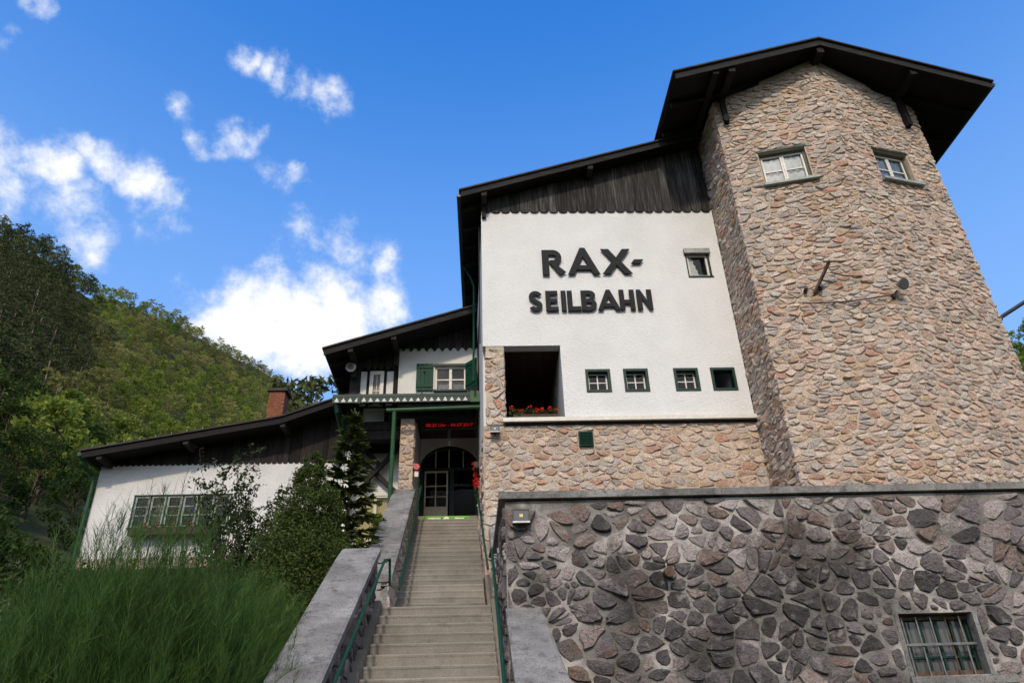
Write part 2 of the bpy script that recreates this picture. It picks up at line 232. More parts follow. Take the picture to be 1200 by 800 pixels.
# ------------------------------------------------------------------ mesh helpers
class M:
    def __init__(s): s.v = []; s.f = []; s.mi = []; s.t = []; s.m = 0; s.tone = .5
    def add(s, vs, fs):
        o = len(s.v); s.v += [tuple(p) for p in vs]; s.t += [s.tone]*len(vs)
        for f in fs: s.f.append(tuple(i+o for i in f)); s.mi.append(s.m)
        return s
    def quad(s, a, b, c, d): return s.add((a, b, c, d), ((0, 1, 2, 3),))
    def box(s, x0, x1, y0, y1, z0, z1):
        return s.add([(x, y, z) for z in (z0, z1) for y in (y0, y1) for x in (x0, x1)], ((0, 2, 3, 1), (4, 5, 7, 6), (0, 1, 5, 4), (2, 6, 7, 3), (0, 4, 6, 2), (1, 3, 7, 5)))
    def bar(s, p0, p1, w, h, up=(0, 0, 1)):
        """square bar from p0 to p1, w sideways, h along up"""
        p0, p1 = Vector(p0), Vector(p1); d = (p1-p0).normalized(); u = Vector(up); u = (u-d*u.dot(d)).normalized(); r = d.cross(u)
        vs = [p+r*(a*w/2)+u*(b*h/2) for p in (p0, p1) for b in (-1, 1) for a in (-1, 1)]
        return s.add(vs, ((0, 1, 3, 2), (4, 6, 7, 5), (0, 4, 5, 1), (2, 3, 7, 6), (0, 2, 6, 4), (1, 5, 7, 3)))
    def tube(s, pts, r, n=8, r1=None):
        pts = [Vector(p) for p in pts]; k = len(pts); vs = []; fs = []
        for i, p in enumerate(pts):
            d = (pts[min(i+1, k-1)]-pts[max(i-1, 0)]).normalized(); u = Vector((0, 0, 1)) if abs(d.z) < .9 else Vector((0, 1, 0)); u = (u-d*u.dot(d)).normalized(); w = d.cross(u)
            rr = r if r1 is None else r+(r1-r)*i/(k-1)
            vs += [p+(u*math.cos(2*math.pi*j/n)+w*math.sin(2*math.pi*j/n))*rr for j in range(n)]
        for i in range(k-1):
            for j in range(n): a = i*n+j; b = i*n+(j+1) % n; fs.append((a, b, b+n, a+n))
        fs.append(tuple(range(n))[::-1]); fs.append(tuple(range((k-1)*n, k*n)))
        return s.add(vs, fs)
    def prism(s, poly, O, U, V, N, d0, d1):
        """polygon in (U,V) at O, extruded along N from d0 to d1 (d1 is the visible side)"""
        O, U, V, N = Vector(O), Vector(U), Vector(V), Vector(N); n = len(poly)
        vs = [O+U*a+V*b+N*d for d in (d0, d1) for a, b in poly]
        fs = [tuple(range(n))[::-1], tuple(range(n, 2*n))]+[(i, (i+1) % n, n+(i+1) % n, n+i) for i in range(n)]
        return s.add(vs, fs)
    def wall(s, O, U, V, N, w, h, holes, depth, back=True):
        """rectangular wall w x h with rectangular holes (u0,u1,v0,v1), front at O, reveals of the given depth"""
        O, U, V, N = Vector(O), Vector(U), Vector(V), Vector(N)
        us = sorted({0, w, *[x for q in holes for x in q[:2]]}); vs_ = sorted({0, h, *[x for q in holes for x in q[2:]]})
        us = [x for x in us if 0 <= x <= w]; vs_ = [x for x in vs_ if 0 <= x <= h]
        solid = lambda a, b: 0 < a < w and 0 < b < h and not any(q[0] < a < q[1] and q[2] < b < q[3] for q in holes)
        P = lambda a, b, d: O+U*a+V*b-N*d
        for i in range(len(us)-1):
            for j in range(len(vs_)-1):
                a0, a1, b0, b1 = us[i], us[i+1], vs_[j], vs_[j+1]; ca, cb = (a0+a1)/2, (b0+b1)/2
                if not solid(ca, cb): continue
                s.quad(P(a0, b0, 0), P(a1, b0, 0), P(a1, b1, 0), P(a0, b1, 0))
                if back: s.quad(P(a0, b1, depth), P(a1, b1, depth), P(a1, b0, depth), P(a0, b0, depth))
                for (na, nb, e0, e1) in ((us[i-1]*.5+a0*.5 if i else -1, cb, (a0, b0), (a0, b1)), (a1+.5*(us[i+2]-a1) if i+2 < len(us) else w+1, cb, (a1, b1), (a1, b0)), (ca, vs_[j-1]*.5+b0*.5 if j else -1, (a1, b0), (a0, b0)), (ca, b1+.5*(vs_[j+2]-b1) if j+2 < len(vs_) else h+1, (a0, b1), (a1, b1))):
                    if not solid(na, nb): s.quad(P(*e0, 0), P(*e1, 0), P(*e1, depth), P(*e0, depth))
        return s
    def build(s, name, mats, parent=None, smooth=False, label=None, stuff=False):
        me = bpy.data.meshes.new(name); me.from_pydata([tuple(p) for p in s.v], [], s.f)
        mats = mats if isinstance(mats, (list, tuple)) else [mats]
        for x in mats: me.materials.append(MATS[x])
        if len(mats) > 1: me.polygons.foreach_set('material_index', s.mi)
        at = me.attributes.new('tone', 'FLOAT', 'POINT'); at.data.foreach_set('value', s.t)
        if smooth: me.polygons.foreach_set('use_smooth', [True]*len(s.f))
        me.update(); return link(name, me, parent, label, stuff)
def link(name, me, parent=None, label=None, stuff=False):
    o = bpy.data.objects.new(name, me); COL.objects.link(o)
    if parent is not None: o.parent = parent
    if label: o['label'] = label
    if stuff: o['kind'] = 'stuff'
    return o
def thing(name, label, cat, loc=(0, 0, 0), rz=0, group=None):
    o = bpy.data.objects.new(name, None); COL.objects.link(o); o.location = loc; o.rotation_euler = (0, 0, rz); o.empty_display_size = .2
    tag(o, label, cat, group); return o
def tag(o, label, cat, group=None):
    o['label'] = label; o['category'] = cat
    if group: o['group'] = group
    return o
def np_mesh(name, V, tone, mats, k=4, mi=None, smooth=False):
    """mesh of separate k-gons from an (n,k,3) array with one tone per face"""
    n = len(V); me = bpy.data.meshes.new(name); me.vertices.add(n*k); me.vertices.foreach_set('co', np.ascontiguousarray(V, np.float32).ravel())
    me.loops.add(n*k); me.loops.foreach_set('vertex_index', np.arange(n*k, dtype=np.int32)); me.polygons.add(n)
    me.polygons.foreach_set('loop_start', np.arange(n, dtype=np.int32)*k)
    for x in (mats if isinstance(mats, (list, tuple)) else [mats]): me.materials.append(MATS[x])
    if mi is not None: me.polygons.foreach_set('material_index', np.asarray(mi, np.int32))
    at = me.attributes.new('tone', 'FLOAT', 'POINT'); at.data.foreach_set('value', np.repeat(np.clip(tone, 0, 1), k).astype(np.float32))
    me.update(calc_edges=True); me.validate(); return me

# ------------------------------------------------------------------ rubble masonry: Voronoi stones on a plane
def clip(poly, nx, ny, c):
    """keep nx*u+ny*v <= c"""
    out = []; n = len(poly)
    for i in range(n):
        p, q = poly[i], poly[(i+1) % n]; dp = nx*p[0]+ny*p[1]-c; dq = nx*q[0]+ny*q[1]-c
        if dp <= 0: out.append(p)
        if (dp < 0 < dq) or (dq < 0 < dp): t = dp/(dp-dq); out.append((p[0]+(q[0]-p[0])*t, p[1]+(q[1]-p[1])*t))
    return out
def area(p): return .5*sum(p[i][0]*p[(i+1) % len(p)][1]-p[(i+1) % len(p)][0]*p[i][1] for i in range(len(p)))
def inset(poly, d):
    out = list(poly); n = len(poly)
    for i in range(n):
        (x0, y0), (x1, y1) = poly[i], poly[(i+1) % n]; L = math.hypot(x1-x0, y1-y0)
        if L < 1e-6: continue
        nx, ny = (y1-y0)/L, -(x1-x0)/L; out = clip(out, nx, ny, nx*x0+ny*y0-d)
        if len(out) < 3: return []
    return out
def stone_field(O, U, V, N, region, su, sv, gap=.022, h=(.02, .055), holes=(), seed=1, filler=.4, rowjit=.3, gap_fn=None, rnd_=(.13, .27)):
    """list of (area, centre, verts, faces) for the stones filling the convex region (u,v) CCW"""
    r = random.Random(seed); O, U, V, N = Vector(O), Vector(U), Vector(V), Vector(N)
    u0, u1 = min(p[0] for p in region), max(p[0] for p in region); v0, v1 = min(p[1] for p in region), max(p[1] for p in region)
    S = []; v = v0-sv*.3
    while v < v1+sv:
        rv = sv*r.uniform(.7, 1.4); u = u0-su*r.random()
        while u < u1+su:
            w = su*r.choice((.55, .75, .9, 1, 1.2, 1.5)); S.append((u+w/2, v+rv/2+r.gauss(0, rowjit*rv))); u += w
        v += rv
    for _ in range(int(len(S)*filler)): S.append((r.uniform(u0, u1), r.uniform(v0, v1)))
    A = np.array([(a/su, b/sv) for a, b in S]); out = []
    for i, (a, b) in enumerate(S):
        if not (u0-.2*su < a < u1+.2*su and v0-.2*sv < b < v1+.2*sv): continue
        d2 = ((A-A[i])**2).sum(1); nb = np.argsort(d2)[1:22]
        poly = [(a-3*su, b-3*sv), (a+3*su, b-3*sv), (a+3*su, b+3*sv), (a-3*su, b+3*sv)]
        for j in nb:
            nx, ny = (A[j]-A[i])
            if nx*nx+ny*ny < 1e-6: continue
            mid = (A[i]+A[j])/2; poly = clip(poly, nx/su, ny/sv, nx*mid[0]+ny*mid[1])
            if len(poly) < 3: break
        n = len(region)
        for k in range(n):
            if len(poly) < 3: break
            (x0, y0), (x1, y1) = region[k], region[(k+1) % n]; nx, ny = (y1-y0), -(x1-x0); poly = clip(poly, nx, ny, nx*x0+ny*y0)
        for (h0, h1, k0, k1) in holes:
            if len(poly) < 3: break
            if max(p[0] for p in poly) <= h0 or min(p[0] for p in poly) >= h1 or max(p[1] for p in poly) <= k0 or min(p[1] for p in poly) >= k1: continue
            opts = [(h0-a, (1, 0, h0)), (a-h1, (-1, 0, -h1)), (k0-b, (0, 1, k0)), (b-k1, (0, -1, -k1))]
            best = max(opts); poly = clip(poly, *best[1])
        if len(poly) < 3: continue
        poly = inset(poly, gap*r.uniform(.3, .85)*(gap_fn(a, b) if gap_fn else 1))
        if len(poly) < 3 or area(poly) < .0016: continue
        ch = []
        for k in range(len(poly)):
            p, q = poly[k], poly[(k+1) % len(poly)]; L = math.hypot(q[0]-p[0], q[1]-p[1])
            if L < .03: ch.append(((p[0]+q[0])/2, (p[1]+q[1])/2)); continue
            f = r.uniform(*rnd_); ch += [(p[0]+(q[0]-p[0])*f, p[1]+(q[1]-p[1])*f)]
            if L > .22: ch.append(((p[0]+q[0])/2, (p[1]+q[1])/2))
            f = r.uniform(*rnd_); ch += [(q[0]+(p[0]-q[0])*f, q[1]+(p[1]-q[1])*f)]
        cx = sum(p[0] for p in ch)/len(ch); cy = sum(p[1] for p in ch)/len(ch); ar = abs(area(ch)); hh = r.uniform(*h)*(.65+min(1, ar/(su*sv))*.5)
        ch = [(cx+(p[0]-cx)*(e := r.uniform(.92, 1.07)), cy+(p[1]-cy)*e) for p in ch]
        tx, ty = r.gauss(0, .13), r.gauss(-.04, .13); k = len(ch); sc = r.uniform(.80, .93)
        P = lambda a_, b_, d_: O+U*a_+V*b_+N*d_
        vs = [P(p[0], p[1], -.02) for p in ch]
        for p in ch:
            e = min(.98, sc*r.uniform(.88, 1.08)); q = ((p[0]-cx)*e, (p[1]-cy)*e); vs.append(P(cx+q[0], cy+q[1], max(.004, hh*r.uniform(.45, 1.1)+tx*q[0]+ty*q[1])))
        vs.append(P(cx+r.uniform(-.25, .25)*math.sqrt(ar), cy+r.uniform(-.2, .2)*math.sqrt(ar), hh*r.uniform(.9, 1.45)))
        fs = []
        for j in range(k): a_, b_ = j, (j+1) % k; fs += [(a_, b_, k+b_, k+a_), (k+a_, k+b_, 2*k)]
        out.append((ar, P(cx, cy, 0), vs, fs))
    return out
def lay_stones(stones, parent, mat, seed=1, limit=300, key=None, tones=None):
    """the largest stones as objects named stone, the rest joined"""
    r = random.Random(seed); stones = sorted(stones, key=key or (lambda q: -q[0])); rest = M()
    for i, (ar, c, vs, fs) in enumerate(stones):
        t = tones(r, c) if tones else r.random()
        if i < limit:
            s = M(); s.tone = t; s.add(vs, fs); s.build('stone', mat, parent)
        else: rest.tone = t; rest.add(vs, fs)
    if rest.v: rest.build('small_stones', mat, parent, stuff=True)
X_, Y_, Z_ = (1, 0, 0), (0, 1, 0), (0, 0, 1); FR = (0, -1, 0)
YF = 15.4                                    # facade plane of the station hall
# =================================================================== stone tower
TC, TR, TE = Vector((6.3, 13.9, 0)), Vector((9.03, 13.25, 0)), Vector((11.75, 13.9, 0))
tower = thing('stone_tower', 'tall rubble stone tower with pointed front and dark gable roof', 'tower', (9.03, 17, 2))
tower.location = (0, 0, 0)
u1 = (TR-TC).normalized(); u2 = (TE-TR).normalized(); n1 = u1.cross(Vector(Z_)); n2 = u2.cross(Vector(Z_)); w1 = (TR-TC).length; w2 = (TE-TR).length
Z0 = 2.0; ZT = 14.55
W1 = (.80, 1.93, 12.24-Z0, 13.30-Z0); W2 = (.90, 1.93, 12.22-Z0, 13.22-Z0)
m = M()
m.wall(TC+Vector((0, 0, Z0)), u1, Z_, n1, w1, ZT-Z0, [W1], .4, back=False)
m.wall(TR+Vector((0, 0, Z0)), u2, Z_, n2, w2, ZT-Z0, [W2], .4, back=False)
m.wall((6.3, 22, Z0), (0, -1, 0), Z_, (-1, 0, 0), 8.1, ZT-Z0, [], .4, back=False)
m.wall((11.75, 13.9, Z0), (0, 1, 0), Z_, (1, 0, 0), 8.1, ZT-Z0, [], .4, back=False)
m.wall((11.75, 22, Z0), (-1, 0, 0), Z_, (0, 1, 0), 5.45, ZT-Z0, [], .4, back=False)
RZ = 16.30                                   # ridge height of the masonry
m.add([TC+Vector((0, 0, ZT)), TR+Vector((0, 0, ZT)), TR+Vector((0, 0, RZ)), TC+Vector((0, 0, 15.36))], ((0, 1, 2, 3),))
m.add([TR+Vector((0, 0, ZT)), TE+Vector((0, 0, ZT)), TE+Vector((0, 0, 15.2)), TR+Vector((0, 0, RZ))], ((0, 1, 2, 3),))
m.quad((6.3, 22, ZT), (6.3, 13.9, ZT), (6.3, 13.9, 15.36), (6.3, 22, 15.36)); m.quad((11.75, 13.9, ZT), (11.75, 22, ZT), (11.75, 22, 15.2), (11.75, 13.9, 15.2))
tw = m.build('wall', 'mortar_warm', tower)
ts = []
reg = [(-.03, 1.7), (w1+.035, 1.7), (w1+.035, RZ-Z0-.12), (-.03, 15.3-Z0)]
ts += stone_field(TC+Vector((0, 0, Z0)), u1, Z_, n1, reg, .285, .155, .008, (.012, .04), [(W1[0]-.02, W1[1]+.02, W1[2]-.05, W1[3]+.03)], 11)
reg = [(-.035, 1.7), (w2+.03, 1.7), (w2+.03, 15.1-Z0), (-.035, RZ-Z0-.12)]
ts += stone_field(TR+Vector((0, 0, Z0)), u2, Z_, n2, reg, .285, .155, .008, (.012, .04), [(W2[0]-.02, W2[1]+.02, W2[2]-.05, W2[3]+.03)], 12)
def tower_tone(r, c): return r.random() if c.x < 9 else .75*r.random()+.1*(r.random() < .4)
side = stone_field((6.3, 16.0, Z0), (0, -1, 0), Z_, (-1, 0, 0), [(0, 2.6), (2.13, 2.6), (2.13, 13.3), (0, 13.3)], .29, .16, .008, (.014, .042), [], 13)
rside = stone_field((11.75, 13.9, Z0), (0, 1, 0), Z_, (1, 0, 0), [(0, 1.7), (2.5, 1.7), (2.5, 13.1), (0, 13.1)], .42, .27, .026, (.03, .07), [], 14, filler=.15)
lay_stones(ts+side, tw, 'rubble_warm', 5, 300, tones=tower_tone)
r_ = M(); rr = random.Random(3)
for ar, c, vs, fs in rside: r_.tone = rr.random(); r_.add(vs, fs)
r_.build('side_stones', 'rubble_warm', tw, stuff=True)
def tower_window(C, u, n, q, lab):
    O = C+Vector((0, 0, Z0)); a0, a1, b0, b1 = q; w, h = a1-a0, b1-b0; P = lambda a, b, d: O+u*a+Vector((0, 0, b))-n*d
    win = M(); d0 = .13
    def fb(m, x0, x1, y0, y1, f, k): m.prism([(x0, y0), (x1, y0), (x1, y1), (x0, y1)], O, u, Z_, n, -k, -f)
    for (x0, x1, y0, y1) in ((a0, a0+.05, b0, b1), (a1-.05, a1, b0, b1), (a0+.05, a1-.05, b1-.05, b1), (a0+.05, a1-.05, b0, b0+.05)): fb(win, x0, x1, y0, y1, d0-.03, d0+.08)
    wo = win.build('window', 'frame_olive', tower)
    mid = (a0+a1)/2
    c = M()
    for s0, s1 in ((a0+.052, mid-.003), (mid+.003, a1-.052)):
        for (x0, x1, y0, y1) in ((s0, s0+.045, b0+.052, b1-.052), (s1-.045, s1, b0+.052, b1-.052), (s0+.045, s1-.045, b0+.052, b0+.10), (s0+.045, s1-.045, b1-.10, b1-.052), (s0+.045, s1-.045, b0+h*.47, b0+h*.47+.028)): fb(c, x0, x1, y0, y1, d0+.01, d0+.055)
    c.build('casement', 'paint_white', wo)
    g = M(); g.quad(P(a0+.05, b0+.05, d0+.03), P(a1-.05, b0+.05, d0+.03), P(a1-.05, b1-.05, d0+.03), P(a0+.05, b1-.05, d0+.03)); g.build('pane', 'window_glass', wo)
    l = M(); fb(l, a0-.03, a1+.03, b1+.002, b1+.075, -.02, .3); l.build('lintel', 'paint_green_dark', wo)
    s = M(); fb(s, a0-.04, a1+.12, b0-.075, b0-.003, -.13, .12); s.build('sill', 'sill_metal', wo)
    k = M(); 
    for j in range(14):
        xa = a0+w*j/14; xb = a0+w*(j+1)/14; za = .19+.035*(j % 2); zb = .19+.035*((j+1) % 2); k.quad(P(xa, b0, za), P(xb, b0, zb), P(xb, b0+h*.9, zb), P(xa, b0+h*.9, za))
    k.build('curtain', 'curtain_white', wo)
    k = M(); k.quad(P(a0, b0, .75), P(a1, b0, .75), P(a1, b1, .75), P(a0, b1, .75))
    for x in (a0, a1): k.quad(P(x, b0, .41), P(x, b0, .75), P(x, b1, .75), P(x, b1, .41))
    k.quad(P(a0, b1, .41), P(a1, b1, .41), P(a1, b1, .75), P(a0, b1, .75)); k.build('room', 'curtain_grey', wo)
    return wo
tower_window(TC, u1, n1, W1, 0); tower_window(TR, u2, n2, W2, 0)
# roof of the tower: ridge runs away from us
RX, RT, LX, LZ, EX, EZ, RY0, RY1 = 9.03, 16.51, 4.99, 15.20, 13.14, 14.89, 12.75, 23.0
def slope_slab(m, xa, za, xb, zb, y0, y1, t0, t1):
    """slab along the line (xa,za)-(xb,zb), from t0 below to t1 below its top line"""
    return m.add([(xa, y0, za-t1), (xb, y0, zb-t1), (xb, y0, zb-t0), (xa, y0, za-t0), (xa, y1, za-t1), (xb, y1, zb-t1), (xb, y1, zb-t0), (xa, y1, za-t0)], ((0, 1, 2, 3), (7, 6, 5, 4), (0, 4, 5, 1), (1, 5, 6, 2), (2, 6, 7, 3), (3, 7, 4, 0)))
m = M(); slope_slab(m, LX, LZ, RX-.001, RT, RY0+.03, RY1, .05, .16); slope_slab(m, RX+.001, RT, EX, EZ, RY0+.03, RY1, .05, .16)
troof = m.build('roof', 'wood_black', tower)
m = M(); slope_slab(m, LX-.06, LZ-.02, RX-.001, RT, RY0-.06, RY1+.05, 0, .045); slope_slab(m, RX+.001, RT, EX+.06, EZ-.02, RY0-.06, RY1+.05, 0, .045); m.build('roof_covering', 'roof_tile_dark', troof)
for xa, za, xb, zb in ((LX, LZ, RX-.002, RT), (RX+.002, RT, EX, EZ)):
    m = M(); slope_slab(m, xa, za, xb, zb, RY0, RY0+.028, .052, .26); m.build('fascia_board', 'wood_fascia', troof)
    for k in range(5):                       # purlins under the soffit carry the overhang
        pass
for k, f in enumerate((.08, .36, .64, .97)):  # rafters seen from below, left then right
    pass
for (xa, za, xb, zb) in ((LX, LZ, RX, RT), (RX, RT, EX, EZ)):
    for y in np.arange(RY0+.9, RY1-1, 1.05):
        m = M(); lo = (xa+.06, za-.16) if xa < RX-1 else (xb-.06, zb-.16); hi = (RX-.1, RT-.20) if xa < RX-1 else (RX+.1, RT-.20)
        m.bar((lo[0], y, lo[1]-.075), (hi[0], y, hi[1]-.075), .10, .15, (0, 0, 1)); m.build('rafter', 'wood_black', troof)
m = M(); m.box(RX-.09, RX+.09, RY0+.06, 13.5, RT-.47, RT-.21); m.build('ridge_beam', 'wood_black', troof)
def bracket(P, n, dz):
    m = M(); x, y, z = P; m.box(x-.085, x+.085, RY0+.06, y+.3, z-.18, z+.04); b = m.build('purlin', 'wood_black', troof)
    m = M(); m.bar(Vector((x, y, z-.18))+Vector(n)*.1, Vector((x, y, z-.18-dz))+Vector(n)*.1, .13, .15, n); m.build('strut', 'wood_black', b)
zl = lambda x: LZ+(RT-LZ)*(x-LX)/(RX-LX)-.22; zr = lambda x: RT+(EZ-RT)*(x-RX)/(EX-RX)-.22
bracket((6.52, 13.84, zl(6.52)), n1, .85); bracket((11.3, 13.80, zr(11.3)), n2, .95)
m = M(); m.box(6.0, 6.16, RY0+.06, 22, zl(6.1)-.14, zl(6.1)+.04); m.build('wall_plate', 'wood_black', troof)
m = M()                                       # gutters along both eaves
for x, z in ((EX+.07, EZ-.10),): m.tube([(x, RY0+.02, z), (x, RY1, z)], .065, 8)
m.build('gutter', 'gutter_green' if 0 else 'metal_black', troof)
# things fixed to the tower
def wall1(s, z, d=0): return TC+u1*s+n1*d+Vector((0, 0, z))
s_of = lambda x: (x-6.3)/u1.x
t = thing('insulator_bracket', 'rusty iron insulator arm sticking out of the stone tower front', 'bracket', wall1(s_of(7.46), 8.93))
m = M(); B = Vector((0, 0, 0)); T = wall1(s_of(7.86), 9.52, .42)-Vector(t.location); m.bar(B+n1*.05, T, .055, .055, (0, 0, 1)); m.build('arm', 'rust_iron', t)
m = M(); m.bar(T+Vector((-.16, 0, -.03)), T+Vector((.16, 0, -.03)), .03, .03); m.build('crossbar', 'rust_iron', t)
for dx in (-.16, .16):
    m = M(); p = B+u1*dx+n1*.09+Vector((0, 0, .12)); m.tube([p-n1*.06, p+n1*.10], .05, 8, .035); m.build('insulator', 'black_plastic', t)
t = thing('tower_spotlight', 'small round grey spotlight on the tower at the end of the cable', 'lamp', wall1(s_of(9.0), 8.62, .02))
m = M(); m.bar((0, 0, 0), n1*.10+Vector((.10, 0, .10)), .03, .03); m.box(-.04, .04, -.07, .03, -.05, .04); m.build('arm', 'black_plastic', t)
C = n1*.22+Vector((.20, 0, .18)); ax = Vector((.25, -.8, -.45)).normalized(); m = M(); m.tube([C-ax*.11, C-ax*.04, C+ax*.06], .05, 14, .135); m.build('shade', 'metal_grey', t)
m = M(); m.tube([C+ax*.061, C+ax*.066], .118, 14); m.build('lens', 'lamp_glass', t)
t = thing('wall_cable', 'thin black cable strung across the stone tower front', 'cable', wall1(s_of(7.2), 8.70, .09))
m = M(); pts = []
for i in range(13):
    f = i/12; pts.append(wall1(s_of(7.16+(8.98-7.16)*f), 8.70-.06*math.sin(math.pi*f)-.07*f, .10)-Vector(t.location))
m.tube(pts, .016, 5); pts = [wall1(s_of(7.9+.6*i/5), 9.42-.22*i/5-.05*math.sin(math.pi*i/5), .1)-Vector(t.location) for i in range(6)]; m.tube(pts, .016, 5); m.build('cable', 'black_plastic', t)
t = thing('iron_rod', 'dark iron rod reaching out from the right edge of the tower', 'rod', (11.72, 13.95, 8.44))
m = M(); m.tube([(0, 0, 0), (1.5, .06, .86)], .045, 8); m.build('rod', 'metal_black', t)
m = M(); m.tube([(-.01, 0, -.01), (.06, 0, .03)], .08, 10); m.build('collar', 'rust_iron', t)

# =================================================================== station hall (white block)
hall = thing('station_hall', 'white roughcast station block with lettering above a rubble base', 'building')
HX1, HZ0, HZ1 = 6.26, 6.80, 12.86
lg = (.54, 1.88, HZ0, 8.72); sm_ = [(2.43, 3.02), (3.33, 3.92), (4.53, 5.12), (5.415, 6.005)]
holes = [(lg[0]-.02, lg[1]-.02, 0, lg[3]-HZ0), (0.0, .52, 0, 8.72-HZ0), (5.31-.02, 5.93-.02, 10.68-HZ0, 11.51-HZ0)]+[(a-.02, b-.02, 7.455-HZ0, 8.055-HZ0) for a, b in sm_]
m = M(); m.wall((.02, YF, HZ0), X_, Z_, FR, HX1-.02, HZ1-HZ0, holes, .29); hw = m.build('stucco_wall', 'roughcast_white', hall)
SD = Vector((-.0323, 1, 0)).normalized()      # the left flank runs back along the stairs
m = M(); m.wall(Vector((.02, YF+.29, 3.2))+SD*9, -SD, Z_, Vector((-1, -.0323, 0)), 9, 9.55, [], .2); m.build('side_wall', 'plaster_white', hall)
m = M(); m.wall(Vector((.005, YF+.42, 3.0))+SD*4.2, -SD, Z_, Vector((-1, -.0323, 0)), 4.2, 3.66, [], .02, back=False); sb_ = m.build('side_base', 'mortar_warm', hall)
lay_stones(stone_field(Vector((.005, YF+.42, 3.0))+SD*4.2, -SD, Z_, Vector((-1, -.0323, 0)), [(0, 1.2), (4.2, .2), (4.2, 3.64), (0, 3.64)], .34, .22, .016, (.012, .04), [], 27), sb_, 'rubble_warm', 28)
m = M(); m.box(.02, HX1, 24.4, 24.7, 3, 12.8); m.build('rear_wall', 'plaster_white', hall)
# base of rubble
m = M(); m.box(.02, 6.29, YF+.02, YF+.40, 1.6, 6.66); hb = m.build('stone_base', 'mortar_warm', hall)
bs = stone_field((.02, YF+.02, 2.6), X_, Z_, FR, [(0, 0), (6.26, 0), (6.26, 4.05), (0, 4.05)], .31, .185, .010, (.009, .03), [(2.12, 2.48, 3.48, 3.90)], 21)
def base_tone(r, c): return r.random()
bs.sort(key=lambda q: -(q[0] if (q[1].z > 5 or q[1].x < .35) else q[0]*.01))
lay_stones(bs, hb, 'rubble_warm', 22, 300, key=lambda q: -(q[0] if (q[1].z > 4.9 or q[1].x < .35) else q[0]*.01))
m = M(); m.box(.09, .52, YF+.01, YF+.45, 6.66, 8.71); hp = m.build('stone_pier', 'mortar_warm', hall)
lay_stones(stone_field((.06, YF+.01, 6.66), X_, Z_, FR, [(0, 0), (.47, 0), (.47, 2.04), (0, 2.04)], .27, .19, .014, (.012, .035), [], 23, filler=.2), hp, 'rubble_warm', 24)
lay_stones(stone_field((.52, YF+.01, 6.8), (0, 1, 0), Z_, (1, 0, 0), [(0, 0), (.44, 0), (.44, 1.9), (0, 1.9)], .25, .19, .014, (.01, .03), [], 25, filler=.2), hp, 'rubble_warm', 26)
m = M(); m.box(.46, 6.285, YF-.13, YF+.05, 6.70, 6.795); m.build('ledge', 'paint_white', hall)
m = M(); m.box(.50, 6.285, YF-.05, YF+.02, 6.655, 6.698); m.build('drip_board', 'wood_fascia', hall)
# loggia
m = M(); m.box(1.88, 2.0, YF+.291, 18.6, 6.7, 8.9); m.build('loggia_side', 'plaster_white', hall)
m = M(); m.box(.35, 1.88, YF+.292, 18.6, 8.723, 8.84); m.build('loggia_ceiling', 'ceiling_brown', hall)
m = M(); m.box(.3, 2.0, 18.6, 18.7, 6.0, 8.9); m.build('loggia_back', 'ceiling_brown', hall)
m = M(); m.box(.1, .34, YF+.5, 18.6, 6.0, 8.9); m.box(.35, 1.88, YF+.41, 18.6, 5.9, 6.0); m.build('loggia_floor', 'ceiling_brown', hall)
# four small deep windows
def small_window(x0, x1, z0, z1, open_=False):
    m = M(); f = .062; y0 = YF-.018
    for q in ((x0, x0+f, z0, z1), (x1-f, x1, z0, z1), (x0+f, x1-f, z1-f, z1), (x0+f, x1-f, z0, z0+f)): m.box(q[0], q[1], y0, YF+.20, q[2], q[3])
    wo = m.build('window', 'paint_green_dark', hall)
    x0 += f+.003; x1 -= f+.003; z0 += f+.003; z1 -= f+.003; yc = YF+.13
    def casement(m, T):
        w = x1-x0; h = z1-z0; k = .035
        for a0, a1, b0, b1 in ((0, k, 0, h), (w-k, w, 0, h), (k, w-k, 0, k), (k, w-k, h-k, h), (w/2-.014, w/2+.014, k, h-k), (k, w/2-.014, h/2-.012, h/2+.012), (w/2+.014, w-k, h/2-.012, h/2+.012)):
            vs = [T(a, b, d) for d in (0, .035) for a, b in ((a0, b0), (a1, b0), (a1, b1), (a0, b1))]
            m.add(vs, ((0, 1, 2, 3), (7, 6, 5, 4), (0, 4, 5, 1), (1, 5, 6, 2), (2, 6, 7, 3), (3, 7, 4, 0)))
        g = M(); g.quad(T(k, k, .018), T(w-k, k, .018), T(w-k, h-k, .018), T(k, h-k, .018)); return g
    if open_: T = lambda a, b, d: (x0+.03+a*math.cos(1.25)+d*math.sin(1.25), yc+.08+a*math.sin(1.25)-d*math.cos(1.25), z0+b)
    else: T = lambda a, b, d: (x0+a, yc+d, z0+b)
    m = M(); g = casement(m, T); m.build('casement', 'paint_white', wo); g.build('pane', 'window_glass', wo)
    m = M()
    if open_: m.quad((x0-.3, YF+1.3, z0-.3), (x1+.3, YF+1.3, z0-.3), (x1+.3, YF+1.3, z1+.6), (x0-.3, YF+1.3, z1+.6)); m.quad((x1+.03, YF+.3, z0-.1), (x1+.03, YF+1.3, z0-.1), (x1+.03, YF+1.3, z1+.6), (x1+.03, YF+.3, z1+.6)); m.build('room', 'plaster_white', wo)
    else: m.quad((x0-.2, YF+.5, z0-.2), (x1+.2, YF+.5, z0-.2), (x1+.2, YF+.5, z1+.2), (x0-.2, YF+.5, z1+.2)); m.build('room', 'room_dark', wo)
    if open_:
        d = M(); d.box(x0+.10, x1-.04, YF+1.2, YF+1.25, z0-.1, z1+.02); d.build('doorway', 'room_dark', wo)
for i, (a, b) in enumerate(sm_): small_window(a, b, 7.455, 8.055, i == 3)
